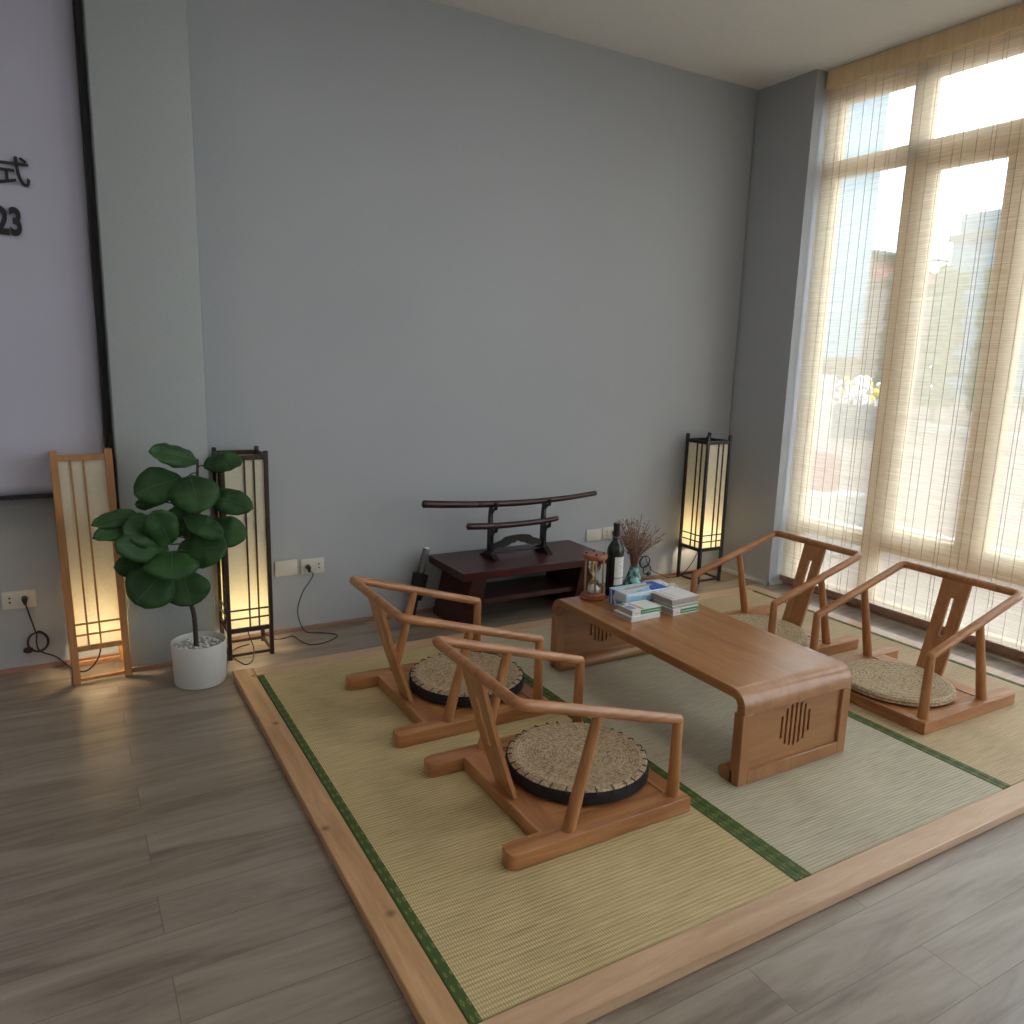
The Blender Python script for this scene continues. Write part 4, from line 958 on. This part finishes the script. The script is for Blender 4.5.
MB().span((-2.6, -6, 10.2), (2.6, 2.9, 11.5)).build('upper_wall', 'bld_blue', b_, False)
MB().span((-1.4, -6, 11.5), (1.4, 0.2, 12.2)).build('roof_room', 'bld_blue', b_, False)
def shrub(loc, sx, sy, sz, n, label, name='hedge_bush', mat='hedge', group='bushes beyond the kerb', cat='bush', seed=1):
    rr = random.Random(seed); t = thing(name, label, cat, loc, 0, group)
    m_ = MB()
    for k in range(n):
        a = rr.uniform(0, 2*PI); q = rr.random()**0.5; z = rr.random()
        m_.ico((sx*q*math.cos(a)*(1-0.3*z), sy*q*math.sin(a)*(1-0.3*z), sz*(0.12+0.86*z)), rr.uniform(0.17, 0.27), 1, (1, 1, 0.8))
    m_.build('foliage', mat, t, False)
    MB().tube([(0, 0, 0), (0, 0, sz*0.7)], 0.08, 6, False).build('trunk', 'bark', t)
    return t
tl = [(24.9, 13.9, 5.0), (25.0, 12.3, 5.1), (25.2, 10.7, 4.9), (25.6, 9.1, 5.1), (25.8, 7.5, 4.7), (25.9, 5.9, 5.2)]
nm = ['leftmost bush seen in the middle window pane', 'bush in front of the distant tower, middle window pane', 'bush right of the distant tower base, behind the window stile', 'bush behind the right window stile', 'bush seen in the right window pane', 'bush at the right edge of the photo']
for k, (x, y, h) in enumerate(tl): shrub((x, y, GZ), 0.54, 0.56, h, 170, 'green ' + nm[k], seed=k+2)
fb = thing('flower_bed', 'white and yellow flower mound beyond the paving in the left pane', 'flowers', (17.2, 9.55, GZ))
m1, m2 = MB(), MB(); rr = random.Random(4)
for k in range(160):
    a = rr.uniform(0, 2*PI); q = rr.random()**0.5; p = (0.9*q*math.cos(a), 0.9*q*math.sin(a), 0.75+0.75*math.sqrt(max(0, 1-q*q))*rr.random())
    (m2 if k % 5 == 0 else m1).ico(p, rr.uniform(0.05, 0.11), 1)
m1.build('white_flowers', 'whiteflower', fb, False, kind='stuff'); m2.build('yellow_flowers', 'yellow', fb, False, kind='stuff')
MB().span((-0.9, -0.9, 0), (0.9, 0.9, 0.8)).build('planter', 'dark_wall', fb, False)
tag(MB().span((18.2, 10.3, GZ), (18.5, 11.7, 1.75)).build('fence_panel', 'wood_out'), 'brown fence panel behind the flower mound', 'fence')
tag(MB().span((5.45, 0.95, GZ), (5.95, 1.46, 0.33), 0.02).build('planter_box', 'kerb'), 'pale block carrying the red box outside the lower left pane', 'block')
tag(MB().span((5.60, 1.16, 0.331), (5.80, 1.36, 0.69), 0.02, 2).build('red_box', 'red'), 'faded red box outside the lower left window pane', 'box')
wp_ = tag(MB().span((8.7, 3.72, GZ), (8.9, 3.92, 1.37), 0.01).build('gate_post', 'kerb'), 'white gate post outside the left pane', 'post')

# ------------------------------------------------------------------ light
w = bpy.data.worlds.new('sky'); SC.world = w; w.use_nodes = True
bg = w.node_tree.nodes['Background']; bg.inputs[0].default_value = (0.87, 0.94, 1.0, 1); bg.inputs[1].default_value = 2.7
for i_, (a_, b_) in enumerate(WY):
    ld = bpy.data.lights.new('window_portal', 'AREA'); ld.shape = 'RECTANGLE'; ld.size = 3.1; ld.size_y = abs(a_-b_)-0.1; ld.cycles.is_portal = True
    lo = bpy.data.objects.new('window_portal', ld); COL.objects.link(lo); lo.location = (3.90, (a_+b_)/2, 1.60); lo.rotation_euler = (0, PI/2, 0)

# ------------------------------------------------------------------ camera
cd = bpy.data.cameras.new('camera'); cam = bpy.data.objects.new('camera', cd); COL.objects.link(cam)
f_, pi_, ro_, ya_ = 781.3882, math.radians(11.2256), math.radians(1.6538), math.radians(30.1496)
cd.sensor_fit = 'HORIZONTAL'; cd.sensor_width = 36.0; cd.lens = f_/1024*36.0; cd.clip_start = 0.05; cd.clip_end = 300
fw = Vector((math.sin(ya_)*math.cos(pi_), math.cos(ya_)*math.cos(pi_), -math.sin(pi_)))
r_ = Vector((math.cos(ya_), -math.sin(ya_), 0)); u_ = r_.cross(fw)
r2 = r_*math.cos(ro_)+u_*math.sin(ro_); u2 = -r_*math.sin(ro_)+u_*math.cos(ro_)
cam.matrix_world = Matrix.Translation((-0.6218, -3.6727, 1.5)) @ Matrix((r2, u2, -fw)).transposed().to_4x4()
SC.camera = cam
SC.view_settings.view_transform = 'Standard'; SC.view_settings.look = 'None'; SC.view_settings.gamma = 1.0
SC.view_settings.use_curve_mapping = False; SC.view_settings.exposure = 1.36
SC.cycles.max_bounces = 10; SC.cycles.transparent_max_bounces = 16; SC.cycles.sample_clamp_indirect = 6.0
